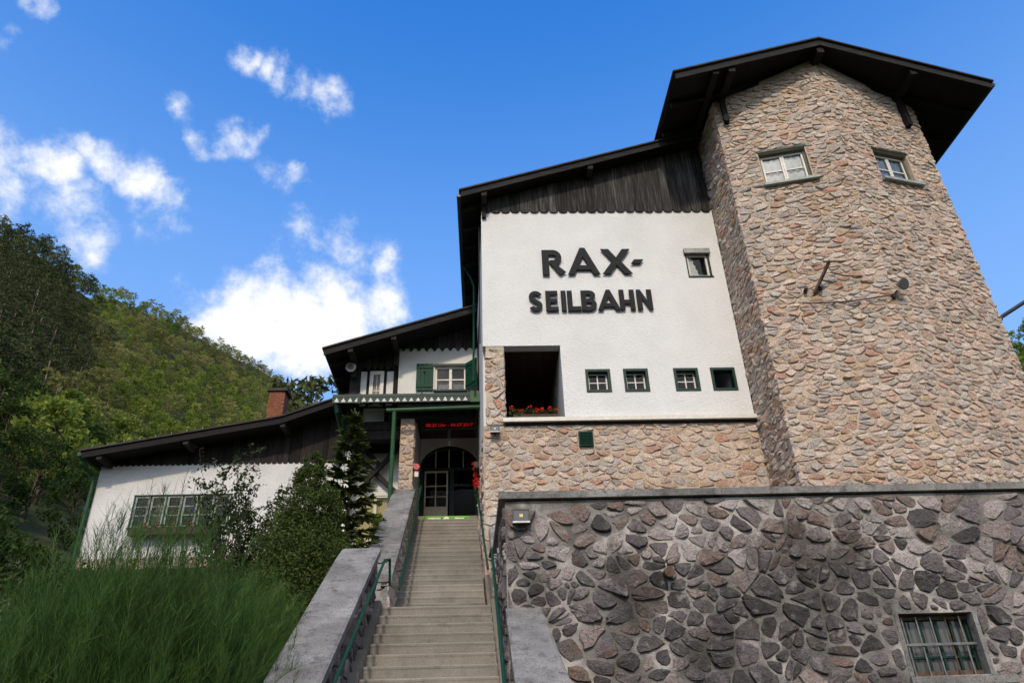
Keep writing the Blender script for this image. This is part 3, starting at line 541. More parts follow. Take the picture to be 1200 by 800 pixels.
# upper window with half a curtain, jagged to imitate a reflection in the pane
x0, x1, z0, z1 = 5.31, 5.93, 10.68, 11.51
m = M()
for q in ((x0, x0+.03, z0+.03, z1), (x1-.045, x1, z0+.03, z1), (x0, x1+.03, z0-.015, z0+.03)): m.box(q[0], q[1], YF-.02, YF+.14, q[2], q[3])
uw = m.build('window', 'paint_green_dark', hall)
m = M(); m.box(x0-.03, x1+.03, YF-.10, YF+.14, z1-.13, z1+.015); m.build('blind_box', 'metal_grey', uw)
m = M(); a0, a1, b0, b1 = x0+.033, x1-.048, z0+.033, z1-.133
for q in ((a0, a0+.045, b0, b1), (a1-.05, a1, b0, b1), (a0+.045, a1-.05, b0, b0+.04), (a0+.045, a1-.05, b1-.04, b1)): m.box(q[0], q[1], YF+.03, YF+.09, q[2], q[3])
m.build('casement', 'paint_white', uw)
m = M(); m.quad((a0, YF+.06, b0), (a1, YF+.06, b0), (a1, YF+.06, b1), (a0, YF+.06, b1)); m.build('pane', 'window_glass', uw)
m = M(); e = [(a0+.2+.03*math.sin(i*2.3)+.012*i, b0+(b1-b0)*i/9) for i in range(10)][::-1]; e = [(a0+.30-.018*i+.02*math.sin(i*2.9), b0+(b1-b0)*i/9) for i in range(10)]
m.prism([(a0-.05, b0)]+e+[(a0-.05, b1)], (0, YF+.095, 0), X_, Z_, FR, -.01, 0); m.build('curtain', 'curtain_white', uw)
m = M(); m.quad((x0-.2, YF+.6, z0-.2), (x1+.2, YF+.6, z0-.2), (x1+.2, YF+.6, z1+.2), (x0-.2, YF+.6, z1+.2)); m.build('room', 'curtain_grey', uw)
# vent grille
m = M(); m.box(2.15, 2.475, YF-.05, YF+.02, 6.12, 6.47); vg = m.build('vent_grille', 'paint_green_dark', hall)
for i in range(8):
    m = M(); m.bar((2.17, YF-.058, 6.155+i*.039), (2.455, YF-.058, 6.155+i*.039), .022, .014, (0, -.6, .8)); m.build('slat', 'paint_green', vg)
# gable planks with rounded ends
MX0, MZ0, MSL, MY0, MX1 = -.51, 13.19, .32, 14.9, 6.22
zmain = lambda x: MZ0+MSL*(x-MX0)
m = M(); m.prism([(.03, 12.80), (6.25, 12.80), (6.25, zmain(6.25)-.2), (.03, zmain(.03)-.2)], (0, YF+.06, 0), X_, Z_, FR, -.2, 0); gb = m.build('gable', 'wood_black', hall)
pw = 6.2/24
for i in range(24):
    a = .03+i*pw; b = a+pw-.008; mm = (a+b)/2; j = rnd.uniform(-.008, .008)
    arc = [(mm-(b-a)/2*math.cos(q), 12.89-.10*math.sin(q)**.8+j) for q in np.linspace(0, math.pi, 7)]
    m = M(); m.tone = rnd.random(); m.prism(arc+[(b, zmain(b)-.19), (a, zmain(a)-.19)], (0, YF-.003, 0), X_, Z_, FR, .002, .035+rnd.uniform(0, .012)); m.build('plank', 'wood_plank_weathered', gb)
# roof of the hall
m = M(); slope_slab(m, MX0, MZ0, MX1, zmain(MX1), MY0+.03, 25, .05, .15); hroof = m.build('roof', 'wood_black', hall)
m = M(); slope_slab(m, MX0-.05, zmain(MX0-.05), MX1, zmain(MX1), MY0-.05, 25, 0, .045); m.build('roof_covering', 'roof_tile_dark', hroof)
m = M(); slope_slab(m, MX0, MZ0, MX1, zmain(MX1), MY0, MY0+.028, .052, .235); m.build('fascia_board', 'wood_fascia', hroof)
for x in (.10, 3.0):
    m = M(); m.box(x-.07, x+.07, MY0+.04, YF+.1, zmain(x)-.36, zmain(x)-.18); p = m.build('purlin', 'beam_grey', hroof)
m = M(); m.box(.04, .15, YF-.10, YF-.002, 12.60, zmain(.1)-.37); m.build('strut', 'wood_black', p)
for y in np.arange(MY0+.55, 24.5, .85):
    m = M(); m.bar((MX0+.03, y, zmain(MX0+.03)-.21), (.25, y, zmain(.25)-.21), .10, .12); m.build('rafter', 'beam_grey', hroof)
m = M(); m.tube([(MX0-.05, MY0+.06, MZ0-.14), (MX0-.05, 25, MZ0-.16)], .06, 8); m.build('gutter', 'metal_black', hroof)
m = M(); m.tube([(MX0-.02, 18.05, MZ0-.2), (-.32, 18.0, 12.55), (-.21, 18.0, 12.2), (-.24, 18.0, 9.1)], .032, 8); m.build('downpipe', 'paint_green', hall)
m = M(); m.tube([(-.04, 15.75, 12.6), (-.045, 15.75, 9.0)], .018, 6); m.build('conductor', 'metal_black', hall)

# ------------------------------------------------------------------- lettering
def letter_obj(parent, splines, ox, oz, sx, sz, y0, y1, name='letter'):
    cu_ = bpy.data.curves.new(name, 'CURVE'); cu_.dimensions = '2D'; cu_.fill_mode = 'BOTH'; cu_.extrude = (y1-y0)/2; cu_.bevel_depth = .004; cu_.bevel_resolution = 0
    for pts in splines:
        s = cu_.splines.new('POLY'); s.points.add(len(pts)-1); s.use_cyclic_u = True
        for p, q in zip(s.points, pts): p.co = (q[0]*sx, q[1]*sz, 0, 1)
    tmp = bpy.data.objects.new('tmp', cu_); COL.objects.link(tmp); tmp.rotation_euler = (math.radians(90), 0, 0)
    dg = bpy.context.evaluated_depsgraph_get(); me = bpy.data.meshes.new_from_object(tmp.evaluated_get(dg)); bpy.data.objects.remove(tmp); bpy.data.curves.remove(cu_)
    me.transform(Matrix.Rotation(math.radians(90), 4, 'X')); me.name = name; me.materials.clear(); me.materials.append(MATS['letter_metal'])
    o = link(name, me, parent); o.location = (ox, (y0+y1)/2, oz); return o
arc = lambda cx, cy, rx, ry, a0, a1, n=12: [(cx+rx*math.cos(math.radians(a0+(a1-a0)*i/n)), cy+ry*math.sin(math.radians(a0+(a1-a0)*i/n))) for i in range(n+1)]
def G_R(w=.70, t=.215):   # unit height; bowl closes on the stem only through its slanted leg
    o = [(0, 0), (t, 0), (t, .53), (.62*w/.7, 0), (.84*w/.7, .115), (.52*w/.7, .40)]+arc(.40*w/.7, .695, .305*w/.7, .305, -60, 90, 10)+[(0, 1)]
    h = [(t, .80)]+arc(.40*w/.7, .695, .10, .105, 90, -75, 8)+[(t+.09, .595), (t+.0, .56), (t, .66)]
    return [o, h]
def G_A(w, t, bar0, bar1, ap):
    m_ = w/2; k = (m_-ap)      # outer edge slope
    xin = lambda z: t+k*z*.985   # inner edge of left leg
    tx = lambda z: (k)*z
    zc = min(.97, (m_-t)/k)
    o = [(0, 0), (t, 0), (xin(bar0), bar0), (w-xin(bar0), bar0), (w-t, 0), (w, 0), (m_+ap, 1), (m_-ap, 1)]
    zt = (m_-.012-t)/(k*.985)
    return [o, [(xin(bar1), bar1), (m_, min(zt, .9)), (w-xin(bar1), bar1)]]
def G_X(w, t):
    m_ = w/2; q = t/2
    return [[(0, 0), (t*1.05, 0), (m_, .5-.13*t/.25-.02), (w-t*1.05, 0), (w, 0), (m_+t*.58, .5), (w, 1), (w-t*1.05, 1), (m_, .5+.13*t/.25+.02), (t*1.05, 1), (0, 1), (m_-t*.58, .5)]]
def G_E(w, t, h=.2): return [[(0, 0), (w, 0), (w, h), (t, h), (t, .42), (w*.95, .42), (w*.95, .60), (t, .60), (t, 1-h), (w*.97, 1-h), (w*.97, 1), (0, 1)]]
def G_I(t): return [[(0, 0), (t, 0), (t, 1), (0, 1)]]
def G_L(w, t, h=.2): return [[(0, 0), (w, 0), (w, h), (t, h), (t, 1), (0, 1)]]
def G_B(w, t):
    o = [(0, 0)]+arc(w-.27, .29, .27, .29, -90, 68, 9)+arc(w-.30, .77, .27, .23, -62, 90, 8)+[(0, 1)]
    return [o, [(t, .19)]+arc(w-.28, .295, .095, .105, -90, 90, 6)+[(t, .40)], [(t, .59)]+arc(w-.31, .70, .075, .11, -90, 90, 6)+[(t, .81)]]
def G_H(w, t): return [[(0, 0), (t, 0), (t, .30), (w-t, .30), (w-t, 0), (w, 0), (w, 1), (w-t, 1), (w-t, .49), (t, .49), (t, 1), (0, 1)]]
def G_N(w, t): return [[(0, 0), (t, 0), (t, .60), (w-t*.7, 0), (w, 0), (w, 1), (w-t, 1), (w-t, .42), (t*.8, 1), (0, 1)]]
def G_S(w, t):
    pts = []; c0 = (w/2, .725); c1 = (w/2, .275); R0, R1 = .275, .275
    out = arc(*c0, w/2, R0, 25, 270-0, 14)      # upper bowl, outer from right end over the top to the centre
    mid_o = arc(*c1, w/2-t, R1-t*.85, 90, -0, 6)
    # centre line then offset to both sides
    cl = arc(w/2, .75-.03, w/2-t/2, .28-t/2, 20, 250, 14)+arc(w/2, .27, w/2-t/2, .27-t/2, 70, -160, 14)
    L_, R_ = [], []
    for i, p in enumerate(cl):
        a = cl[max(0, i-1)]; b = cl[min(len(cl)-1, i+1)]; dx, dy = b[0]-a[0], b[1]-a[1]; l = math.hypot(dx, dy) or 1; L_.append((p[0]-dy/l*t/2, p[1]+dx/l*t/2)); R_.append((p[0]+dy/l*t/2, p[1]-dx/l*t/2))
    return [L_+R_[::-1]]
LY0, LY1 = YF-.075, YF-.045
def lettering(name, lab, rows):
    t = thing(name, lab, 'lettering', (0, 0, 0))
    for sp, ox, oz, h in rows:
        hx = h; letter_obj(t, sp, ox, oz, hx, h, LY0, LY1)
    return t
hu = .78; lettering('wall_lettering', 'large dark raised letters RAX- on the white facade', [(G_R(.63), 1.57, 10.73, hu), (G_A(.985, .20, .17, .33, .075), 2.215, 10.745, .83), (G_X(.98, .245), 3.105, 10.76, .77), ([[(0, 0), (.30, 0), (.41, .16), (.11, .16)]], 3.86, 11.07, hu)])
hs = .585; lettering('wall_lettering', 'smaller dark raised letters SEILBAHN on the white facade', [(G_S(.55, .18), 1.185, 9.655, hs), (G_E(.52, .19), 1.60, 9.66, hs), (G_I(.20), 1.985, 9.66, hs), (G_L(.56, .20), 2.14, 9.66, hs), (G_B(.64, .20), 2.485, 9.66, hs), (G_A(.94, .20, .16, .33, .075), 2.885, 9.665, .60), (G_H(.64, .20), 3.445, 9.675, hs), (G_N(.64, .20), 3.885, 9.675, hs)])
# =================================================================== half timbered house over the entrance
house = thing('half_timbered_house', 'small half timbered house with green shutters above the entrance', 'house')
YM = 19.3; QX, QZ, QS, QY0 = -4.45, 10.38, .323, 18.3
zmid = lambda x: QZ+QS*(x-QX)
XR = -.13
m = M(); m.wall((-2.45, YM, 8.95), X_, Z_, FR, 2.45+XR-.005, 1.93, [(1.07, 1.97, .52, 1.30)], .25); m.build('plaster_wall', 'plaster_white', house)
m = M(); m.box(-3.86, -2.452, YM+.14, YM+.30, 8.2, 10.9); tf = m.build('timber_frame', 'wood_black', house)
for x0, x1, z0, z1 in ((-3.55, -3.37, 9.17, 10.17), (-2.80, -2.60, 9.17, 10.17), (-3.41, -2.80, 8.54, 8.98), (-2.67, -2.45, 8.54, 8.98)):
    m = M(); m.box(x0, x1, YM+.10, YM+.139, z0, z1); m.build('panel', 'plaster_white', tf)
for x0, x1, z0, z1 in ((-3.86, -3.55, 8.98, 10.6), (-3.37, -3.29, 8.98, 10.3), (-2.87, -2.80, 8.98, 10.3), (-2.60, -2.46, 8.98, 10.9), (-2.80, -2.67, 8.5, 8.97), (-3.86, -3.42, 8.5, 8.97)):
    m = M(); m.box(x0+.004, x1-.004, YM+.06, YM+.16, z0, z1); m.build('post', 'wood_black' if x1 > -3.5 else 'beam_grey', tf)
m = M(); m.box(-3.86, -2.3, YM+.02, YM+.35, 8.28, 8.535); m.build('beam', 'beam_grey', tf)
m = M(); m.box(-3.86, -2.3, YM+.06, YM+.4, 8.02, 8.277); m.build('beam', 'beam_grey', tf)
# little window of the timber part
m = M()
for q in ((-3.285, -3.18, 9.17, 10.16), (-2.98, -2.875, 9.17, 10.16), (-3.18, -2.98, 10.04, 10.16)): m.box(q[0], q[1], YM+.05, YM+.138, q[2], q[3])
wo = m.build('window', 'paint_white', tf)
m = M(); m.box(-3.18, -2.98, YM+.10, YM+.137, 9.17, 10.04); m.build('pane', 'curtain_grey', wo)
m = M(); m.box(-3.088, -3.072, YM+.085, YM+.099, 9.17, 10.04); m.box(-3.18, -3.089, YM+.085, YM+.099, 9.52, 9.54); m.box(-3.071, -2.98, YM+.085, YM+.099, 9.52, 9.54); m.build('glazing_bar', 'paint_white', wo)
# window with shutters
m = M(); a0, a1, b0, b1 = -1.38, -.48, 9.47, 10.25
for q in ((a0, a0+.055, b0, b1), (a1-.055, a1, b0, b1), (a0+.055, a1-.055, b0, b0+.05), (a0+.055, a1-.055, b1-.055, b1), (-.97, -.89, b0+.05, b1-.055)): m.box(q[0], q[1], YM+.05, YM+.12, q[2], q[3])
for q in ((a0+.055, -.97), (-.89, a1-.055)): m.box(q[0], q[1], YM+.055, YM+.11, 9.82, 9.86)
wo = m.build('window', 'paint_white', house)
m = M(); m.quad((a0+.05, YM+.09, b0+.05), (a1-.05, YM+.09, b0+.05), (a1-.05, YM+.09, b1-.05), (a0+.05, YM+.09, b1-.05)); m.build('pane', 'window_glass', wo)
m = M()
for j in range(10):
    xa, xb = a0+.09*j, a0+.09*(j+1); m.quad((xa, YM+.32+.03*(j % 2), b0), (xb, YM+.32+.03*((j+1) % 2), b0), (xb, YM+.32+.03*((j+1) % 2), b0+.36), (xa, YM+.32+.03*(j % 2), b0+.36))
m.build('curtain', 'curtain_grey', wo)
m = M(); m.box(a0-.1, a1+.1, YM+.8, YM+.85, b0-.2, b1+.2); m.build('room', 'room_dark', wo)
m = M(); m.box(a0-.04, a1+.03, YM-.05, YM+.049, b1+.003, b1+.075); m.build('head_board', 'paint_green_dark', wo)
m = M(); m.box(a0-.04, a1+.03, YM-.09, YM+.049, b0-.055, b0-.003); m.build('sill', 'paint_green_dark', wo)
def shutter(hx, ang, sgn):
    c, s = math.cos(ang), math.sin(ang)
    T = lambda a, d, z: Vector((hx+sgn*(a*c)-0*d, YM-.03-a*s-d, 9.45+z))
    o = None; w, h = .50, .87
    def slab(m, a0, a1, z0, z1, d0, d1):
        U = Vector((sgn*c, -s, 0)); Nn = Vector((-s*sgn, -c, 0)) if True else 0
        m.prism([(a0, z0), (a1, z0), (a1, z1), (a0, z1)], (hx, YM-.03, 9.45), U, Z_, Nn, d0, d1)
    m = M(); slab(m, .01, w-.01, .03, h-.03, 0, .012); o = m.build('shutter', 'paint_green', house)
    for k in range(4):
        m = M(); slab(m, k*w/4+.004, (k+1)*w/4-.004, 0, h, .0125, .034); m.build('board', 'paint_green', o)
    for z in (.10, h-.15):
        m = M(); slab(m, .02, w-.02, z, z+.055, .0345, .055); m.build('batten', 'paint_green', o)
    m = M(); U = Vector((sgn*c, -s, 0)); Nn = Vector((-s*sgn, -c, 0))
    heart = [(w/2, .52), (w/2+.045, .58), (w/2+.035, .62), (w/2, .60), (w/2-.035, .62), (w/2-.045, .58)]
    m.prism(heart, (hx, YM-.03, 9.45), U, Z_, Nn, .033, .0365); m.build('heart_cutout', 'room_dark', o)
shutter(-1.43, .02, -1); shutter(-.47, .85, 1)
# gable boards with pointed ends
m = M(); m.box(-2.45, XR, YM+.02, YM+.2, 10.86, zmid(XR)-.2); hg = m.build('gable', 'wood_black', house)
for i in range(10):
    pw = 2.32/10; a = -2.45+i*pw; b = a+pw-.006; mm = (a+b)/2
    m = M(); m.tone = rnd.random(); m.prism([(a, 10.92), (mm, 10.76+rnd.uniform(-.01, .01)), (b, 10.92), (b, zmid(b)-.17), (a, zmid(a)-.17)], (0, YM, 0), X_, Z_, FR, .003, .04+rnd.uniform(0, .01)); m.build('plank', 'wood_plank_weathered', hg)
for i in range(7):
    pw = 1.4/7; a = -3.86+i*pw; b = a+pw-.006; mm = (a+b)/2
    m = M(); m.tone = rnd.random(); m.prism([(a, 10.30), (mm, 10.17), (b, 10.30), (b, zmid(b)-.17), (a, zmid(a)-.17)], (0, YM+.07, 0), X_, Z_, FR, .003, .03); m.build('plank', 'wood_plank_weathered', hg)
m = M(); slope_slab(m, QX, QZ, XR-.01, zmid(XR-.01), QY0+.03, 26, .05, .15); hr = m.build('roof', 'wood_black', house)
m = M(); slope_slab(m, QX-.05, zmid(QX-.05), XR-.01, zmid(XR-.01), QY0-.05, 26, 0, .045); m.build('roof_covering', 'roof_tile_dark', hr)
m = M(); slope_slab(m, QX, QZ, XR-.01, zmid(XR-.01), QY0, QY0+.028, .052, .245); m.build('fascia_board', 'wood_fascia', hr)
for x in (-3.72, -2.52):
    m = M(); m.box(x-.07, x+.07, QY0+.04, YM+.2, zmid(x)-.36, zmid(x)-.18); p = m.build('purlin', 'beam_grey', hr)
    m = M(); m.box(x-.06, x+.06, YM-.16, YM-.02, zmid(x)-.75, zmid(x)-.37); m.build('strut', 'beam_grey', p)
for y in np.arange(QY0+.7, 25.5, .9):
    m = M(); m.bar((QX+.03, y, zmid(QX+.03)-.21), (-3.7, y, zmid(-3.7)-.21), .10, .12); m.build('rafter', 'beam_grey', hr)
m = M(); m.box(-3.86, -3.7, YM+.31, 26, 5, 10.7); m.build('side_wall', 'plaster_white', house)
m = M(); m.box(-3.69, XR-.1, YM+.36, 26, 9.0, 9.2); m.build('upper_floor', 'ceiling_brown', house)
# lower storey: white wall behind crossed braces, window with yellow curtain
m = M(); m.wall((-3.86, 20.45, 4.4), X_, Z_, FR, 1.80, 3.62, [(.25, 1.35, 1.05, 2.35)], .2); m.build('lower_wall', 'plaster_white', house)
m = M(); a0, a1, b0, b1 = -3.61, -2.51, 5.45, 6.75
for q in ((a0, a0+.06, b0, b1), (a1-.06, a1, b0, b1), (a0+.06, a1-.06, b0, b0+.06), (a0+.06, a1-.06, b1-.06, b1), (-3.10, -3.02, b0+.06, b1-.06)): m.box(q[0], q[1], 20.47, 20.54, q[2], q[3])
wo = m.build('window', 'paint_cream', house)
m = M(); m.quad((a0+.05, 20.51, b0+.05), (a1-.05, 20.51, b0+.05), (a1-.05, 20.51, b1-.05), (a0+.05, 20.51, b1-.05)); m.build('pane', 'window_glass', wo)
m = M(); m.quad((a0, 20.6, b0), (a1, 20.6, b0), (a1, 20.6, b1), (a0, 20.6, b1)); m.build('curtain', 'curtain_yellow', wo)
for p0, p1, y in (((-3.75, 8.0), (-2.45, 6.75), 20.30), ((-2.5, 8.0), (-3.35, 7.05), 20.17), ((-3.35, 7.98), (-2.9, 7.5), 20.24)):
    m = M(); m.bar((p0[0], y, p0[1]), (p1[0], y, p1[1]), .12, .14, (0, -1, 0)); m.build('brace', 'beam_grey', house)
# entrance recess
m = M(); m.box(-2.27, -1.9, 18.98, 19.42, 4.9, 8.45); ep = m.build('stone_pillar', 'mortar_warm', house)
lay_stones(stone_field((-2.29, 18.98, 6.1), X_, Z_, FR, [(0, 0), (.41, 0), (.41, 2.2), (0, 2.2)], .25, .2, .022, (.015, .04), [], 31, filler=.15), ep, 'rubble_warm', 32, tones=lambda r, c: r.choice((.4, .5, .56, .66, .8, .9, .3)))
lay_stones(stone_field((-1.9, 18.98, 5.2), (0, 1, 0), Z_, (1, 0, 0), [(0, 0), (.42, 0), (.42, 3.1), (0, 3.1)], .25, .2, .022, (.01, .03), [], 33, filler=.15), ep, 'rubble_warm', 34)
m = M(); m.box(-2.05, -1.97, 19.43, 21.7, 5.0, 8.95); m.build('entrance_side_wall', 'plaster_white', house)
Zf = 5.94
ax_c, ax_r, az0 = -1.05, .90, 8.02
# arched wall
pts = [(-1.96, Zf), (ax_c-ax_r, Zf), (ax_c-ax_r, az0)]+[(ax_c-ax_r*math.cos(q), az0+.70*math.sin(q)) for q in np.linspace(0, math.pi, 15)[1:-1]]+[(ax_c+ax_r, az0), (ax_c+ax_r, Zf), (-.14, Zf), (-.14, 8.98), (-1.96, 8.98)]
m = M(); m.prism(pts, (0, 21.72, 0), X_, Z_, FR, -.3, 0); m.build('arch_wall', 'plaster_white', house)
m = M(); rim = [(ax_c-ax_r*math.cos(q), az0+.70*math.sin(q)) for q in np.linspace(0, math.pi, 15)]; rin = [(ax_c-(ax_r-.06)*math.cos(q), az0+.64*math.sin(q)) for q in np.linspace(0, math.pi, 15)]
m.prism(rim+rin[::-1], (0, 21.74, 0), X_, Z_, FR, -.08, 0)
for q in ((-1.95, -1.83, Zf, az0-.001), (-.27, -.15, Zf, az0-.001), (-1.03, -.90, Zf, 7.93), (-1.83, -.27, 7.935, az0-.001)): m.box(q[0], q[1], 21.74, 21.84, q[2], q[3])
dr = m.build('entrance_door', 'paint_green_dark', house)
m = M()
for x in (-1.47, -1.06, -.62): m.box(x-.015, x+.015, 21.76, 21.80, az0, az0+.56+.02*(x == -1.06))
m.build('glazing_bar', 'paint_white', dr)
m = M(); m.prism([(ax_c-(ax_r-.05)*math.cos(q), az0+.64*math.sin(q)) for q in np.linspace(0, math.pi, 15)][::-1], (0, 21.82, 0), X_, Z_, FR, -.01, 0); m.build('pane', 'door_glass', dr)
m = M()
for q in ((-1.80, -1.755, 6.75, 7.92), (-1.13, -1.085, 6.75, 7.92), (-1.755, -1.13, 7.87, 7.92), (-1.755, -1.13, 6.75, 6.80), (-1.47, -1.44, 6.80, 7.87), (-1.755, -1.47, 7.43, 7.455), (-1.44, -1.13, 7.43, 7.455), (-1.755, -1.47, 7.10, 7.12), (-1.44, -1.13, 7.10, 7.12)): m.box(q[0], q[1], 21.76, 21.80, q[2], q[3])
m.build('door_leaf', 'paint_cream', dr)
m = M(); m.box(-1.80, -1.085, 21.77, 21.80, Zf, 6.745); m.build('kick_panel', 'paint_cream', dr)
m = M(); m.box(-1.755, -1.13, 21.79, 21.795, 6.8, 7.87); m.box(-.895, -.275, 21.79, 21.795, Zf, 7.93); m.build('pane', 'door_glass', dr)
m = M(); m.box(-2.0, -.1, 23.2, 23.3, Zf-.2, 9); m.box(-2.04, -1.97, 22.03, 23.2, Zf, 9); m.build('hall_inside', 'room_dark', dr)
m = M(); m.box(-2.2, -.2, 20.4, 23.2, Zf-.3, Zf); m.build('entrance_floor', 'concrete_step', house)
# canopy over the entrance and its gutters
cn = thing('entrance_canopy', 'narrow green canopy with pale zigzag trim above the entrance', 'canopy')
m = M(); m.add([(-4.08, 18.46, 8.93), (-.30, 18.46, 8.93), (-.30, 19.28, 9.2), (-4.08, 19.28, 9.2), (-4.08, 18.46, 8.86), (-.30, 18.46, 8.86), (-.30, 19.28, 9.13), (-4.08, 19.28, 9.13)], ((0, 1, 2, 3), (7, 6, 5, 4), (4, 5, 1, 0), (6, 7, 3, 2), (5, 6, 2, 1), (7, 4, 0, 3))); m.build('roof_sheet', 'paint_green_dark', cn)
m = M(); m.box(-4.1, -.34, 18.40, 18.455, 8.86, 8.95); m.build('fascia_board', 'paint_green_dark', cn)
m = M(); m.box(-4.1, -.34, 18.41, 18.45, 8.70, 8.857); m.build('trim_board', 'paint_green_dark', cn)
for i in range(20):
    a = -4.05+i*.185; m = M(); q = .055+rnd.uniform(-.008, .008); m.prism([(a, 8.725), (a+.13, 8.725), (a+.065, 8.725+.125+rnd.uniform(-.02, .01))], (0, 18.41, 0), X_, Z_, FR, -.005, .006); m.build('trim_point', 'pale_metal', cn)
m = M(); m.box(-2.30, -.32, 18.5, 18.98, 8.62, 8.70); m.box(-2.6, XR-.05, 18.98, 19.28, 8.46, 8.86); m.build('soffit', 'wood_black', cn)
m = M(); m.box(-.335, -.02, 18.36, 18.9, 8.66, 8.99); m.build('hopper', 'gutter_green', cn)
m = M(); m.tube([(-2.62, 18.44, 8.47), (-.02, 18.44, 8.535)], .056, 10); m.build('gutter', 'gutter_green', cn)
m = M(); m.tube([(-2.40, 18.46, 8.44), (-2.40, 18.46, 6.0), (-2.40, 18.46, 5.2)], .058, 10); m.build('downpipe', 'gutter_green', cn)
m = M(); m.tube([(-4.02, 18.47, 8.74), (-3.98, 18.55, 8.5), (-3.93, 19.2, 8.15), (-3.93, 19.3, 7.2)], .06, 8); m.build('downpipe', 'paint_green_dark', cn)
m = M(); m.bar((-3.98, 18.50, 8.72), (-3.80, 19.25, 8.0), .10, .12); m.build('brace', 'paint_green_dark', cn)
m = M(); m.box(-3.42, -3.34, 18.39, 18.456, 8.68, 8.97); m.box(-1.70, -1.64, 18.385, 18.456, 8.68, 8.97); m.build('clip', 'paint_green_dark', cn)
# led display, fire bell, loudspeaker
def text_obj(txt, size, name, mat, parent, loc, depth=.002, w=None, rz=0):
    cu_ = bpy.data.curves.new(name, 'FONT'); cu_.body = txt; cu_.size = size; cu_.extrude = depth; cu_.align_x = 'CENTER'; cu_.align_y = 'CENTER'; cu_.resolution_u = 2
    tmp = bpy.data.objects.new('tmp', cu_); COL.objects.link(tmp); dg = bpy.context.evaluated_depsgraph_get(); me = bpy.data.meshes.new_from_object(tmp.evaluated_get(dg)); bpy.data.objects.remove(tmp); bpy.data.curves.remove(cu_)
    if w:
        xs = [v.co.x for v in me.vertices]; me.transform(Matrix.Diagonal((w/(max(xs)-min(xs)), 1, 1, 1)))
    me.transform(Matrix.Rotation(math.radians(90), 4, 'X')); me.materials.clear(); me.materials.append(MATS[mat]); me.name = name
    o = link(name, me, parent); o.location = loc; return o
t = thing('led_display', 'black display with red glowing date and time hung over the entrance', 'display', (-.98, 20.0, 8.55))
m = M(); m.box(-.78, .78, 0, .10, 0, .25); m.build('housing', 'black_plastic', t)
m = M(); m.box(-.78, .78, -.012, -.001, 0, .035); m.box(-.78, .78, -.012, -.001, .215, .25); m.box(-.78, -.75, -.012, -.001, .036, .214); m.box(.75, .78, -.012, -.001, .036, .214); m.build('bezel', 'metal_grey', t)
text_obj('08:20 Uhr - 04.07.2017', .15, 'digits', 'led_red', t, (0, -.006, .128), .003, 1.38)
m = M(); m.box(-.04, .04, .02, .06, -.5, -.002); m.build('bracket', 'metal_grey', t)
t = thing('fire_bell', 'red bell with white body beside the entrance pillar', 'bell', (-1.80, 19.15, 7.05))
m = M(); m.tube([(0, .03, 0), (0, -.16, 0)], .10, 14, .085); m.build('gong', 'paint_red', t); m = M(); m.box(-.05, .05, -.10, .02, -.26, -.10); m.build('housing', 'paint_white', t)
t = thing('loudspeaker', 'round white loudspeaker under the eaves of the half timbered house', 'loudspeaker', (-3.80, 19.05, 10.13))
m = M(); m.tube([(0, .1, 0), (0, 0, 0), (0, -.03, 0)], .10, 16, .155); m.build('horn', 'pale_metal', t); m = M(); m.tube([(0, -.031, 0), (0, -.04, 0)], .085, 14); m.tube([(0, -.041, 0), (0, -.06, 0)], .035, 10); m.build('grille', 'metal_grey', t); m = M(); m.bar((0, .08, 0), (0, .3, .05), .04, .04); m.build('arm', 'metal_grey', t)

# =================================================================== low house on the left
low = thing('low_house', 'long low white house with dark plank gable and brick chimney', 'house')
YL = 20.5; LP = [(-11.16, 7.98), (-5.8, 8.93), (-3.90, 9.63)]
zlow = lambda x: 7.98+(8.93-7.98)*(x+11.16)/5.36 if x < -5.8 else 8.93+(9.63-8.93)*(x+5.8)/1.9
m = M(); m.wall((-10.96, YL, 5.16), X_, Z_, FR, 7.08, 2.66, [(1.14, 3.86, .80, 1.74)], .25); m.build('plaster_wall', 'wash_white_shaded', low)
m = M(); m.box(-10.98, -3.88, YL-.03, YL+.3, 4.0, 5.155); pl = m.build('stone_plinth', 'mortar_warm', low)
lay_stones(stone_field((-10.98, YL-.03, 4.3), X_, Z_, FR, [(0, 0), (7.0, 0), (7.0, .84), (0, .84)], .36, .25, .024, (.02, .05), [], 41), pl, 'rubble_warm', 42)
m = M(); m.box(-10.96, -10.7, YL+.251, 28, 4.2, 8.0); m.build('side_wall', 'plaster_white', low)
m = M(); m.prism([(-10.94, 7.80), (-3.88, 7.80), (-3.88, zlow(-3.88)-.2), (-5.8, zlow(-5.8)-.2), (-10.94, zlow(-10.94)-.17)], (0, YL+.05, 0), X_, Z_, FR, -.2, 0); lgb = m.build('gable', 'wood_black', low)
n = 44
for i in range(n):
    pw = 7.06/n; a = -10.95+i*pw; b = a+pw-.006; mm = (a+b)/2; arcp = [(mm-(b-a)/2*math.cos(q), 7.83-.06*math.sin(q)) for q in np.linspace(0, math.pi, 5)]
    m = M(); m.tone = rnd.random(); m.prism(arcp+[(b, zlow(b)-.17), (a, zlow(a)-.17)], (0, YL+.05, 0), X_, Z_, FR, .003, .065+rnd.uniform(0, .012)); m.build('plank', 'wood_plank_brown', lgb)
m = M(); RYf = 19.7
for (xa, za), (xb, zb) in zip(LP, LP[1:]): slope_slab(m, xa+.001, za, xb-.001, zb, RYf+.03, 28, .05, .15)
lr = m.build('roof', 'wood_black', low)
m = M()
for (xa, za), (xb, zb) in zip(LP, LP[1:]): slope_slab(m, xa-(.06 if xa < -11 else -.001), za, xb-.001, zb, RYf-.05, 28, 0, .045)
m.build('roof_covering', 'roof_tile_dark', lr)
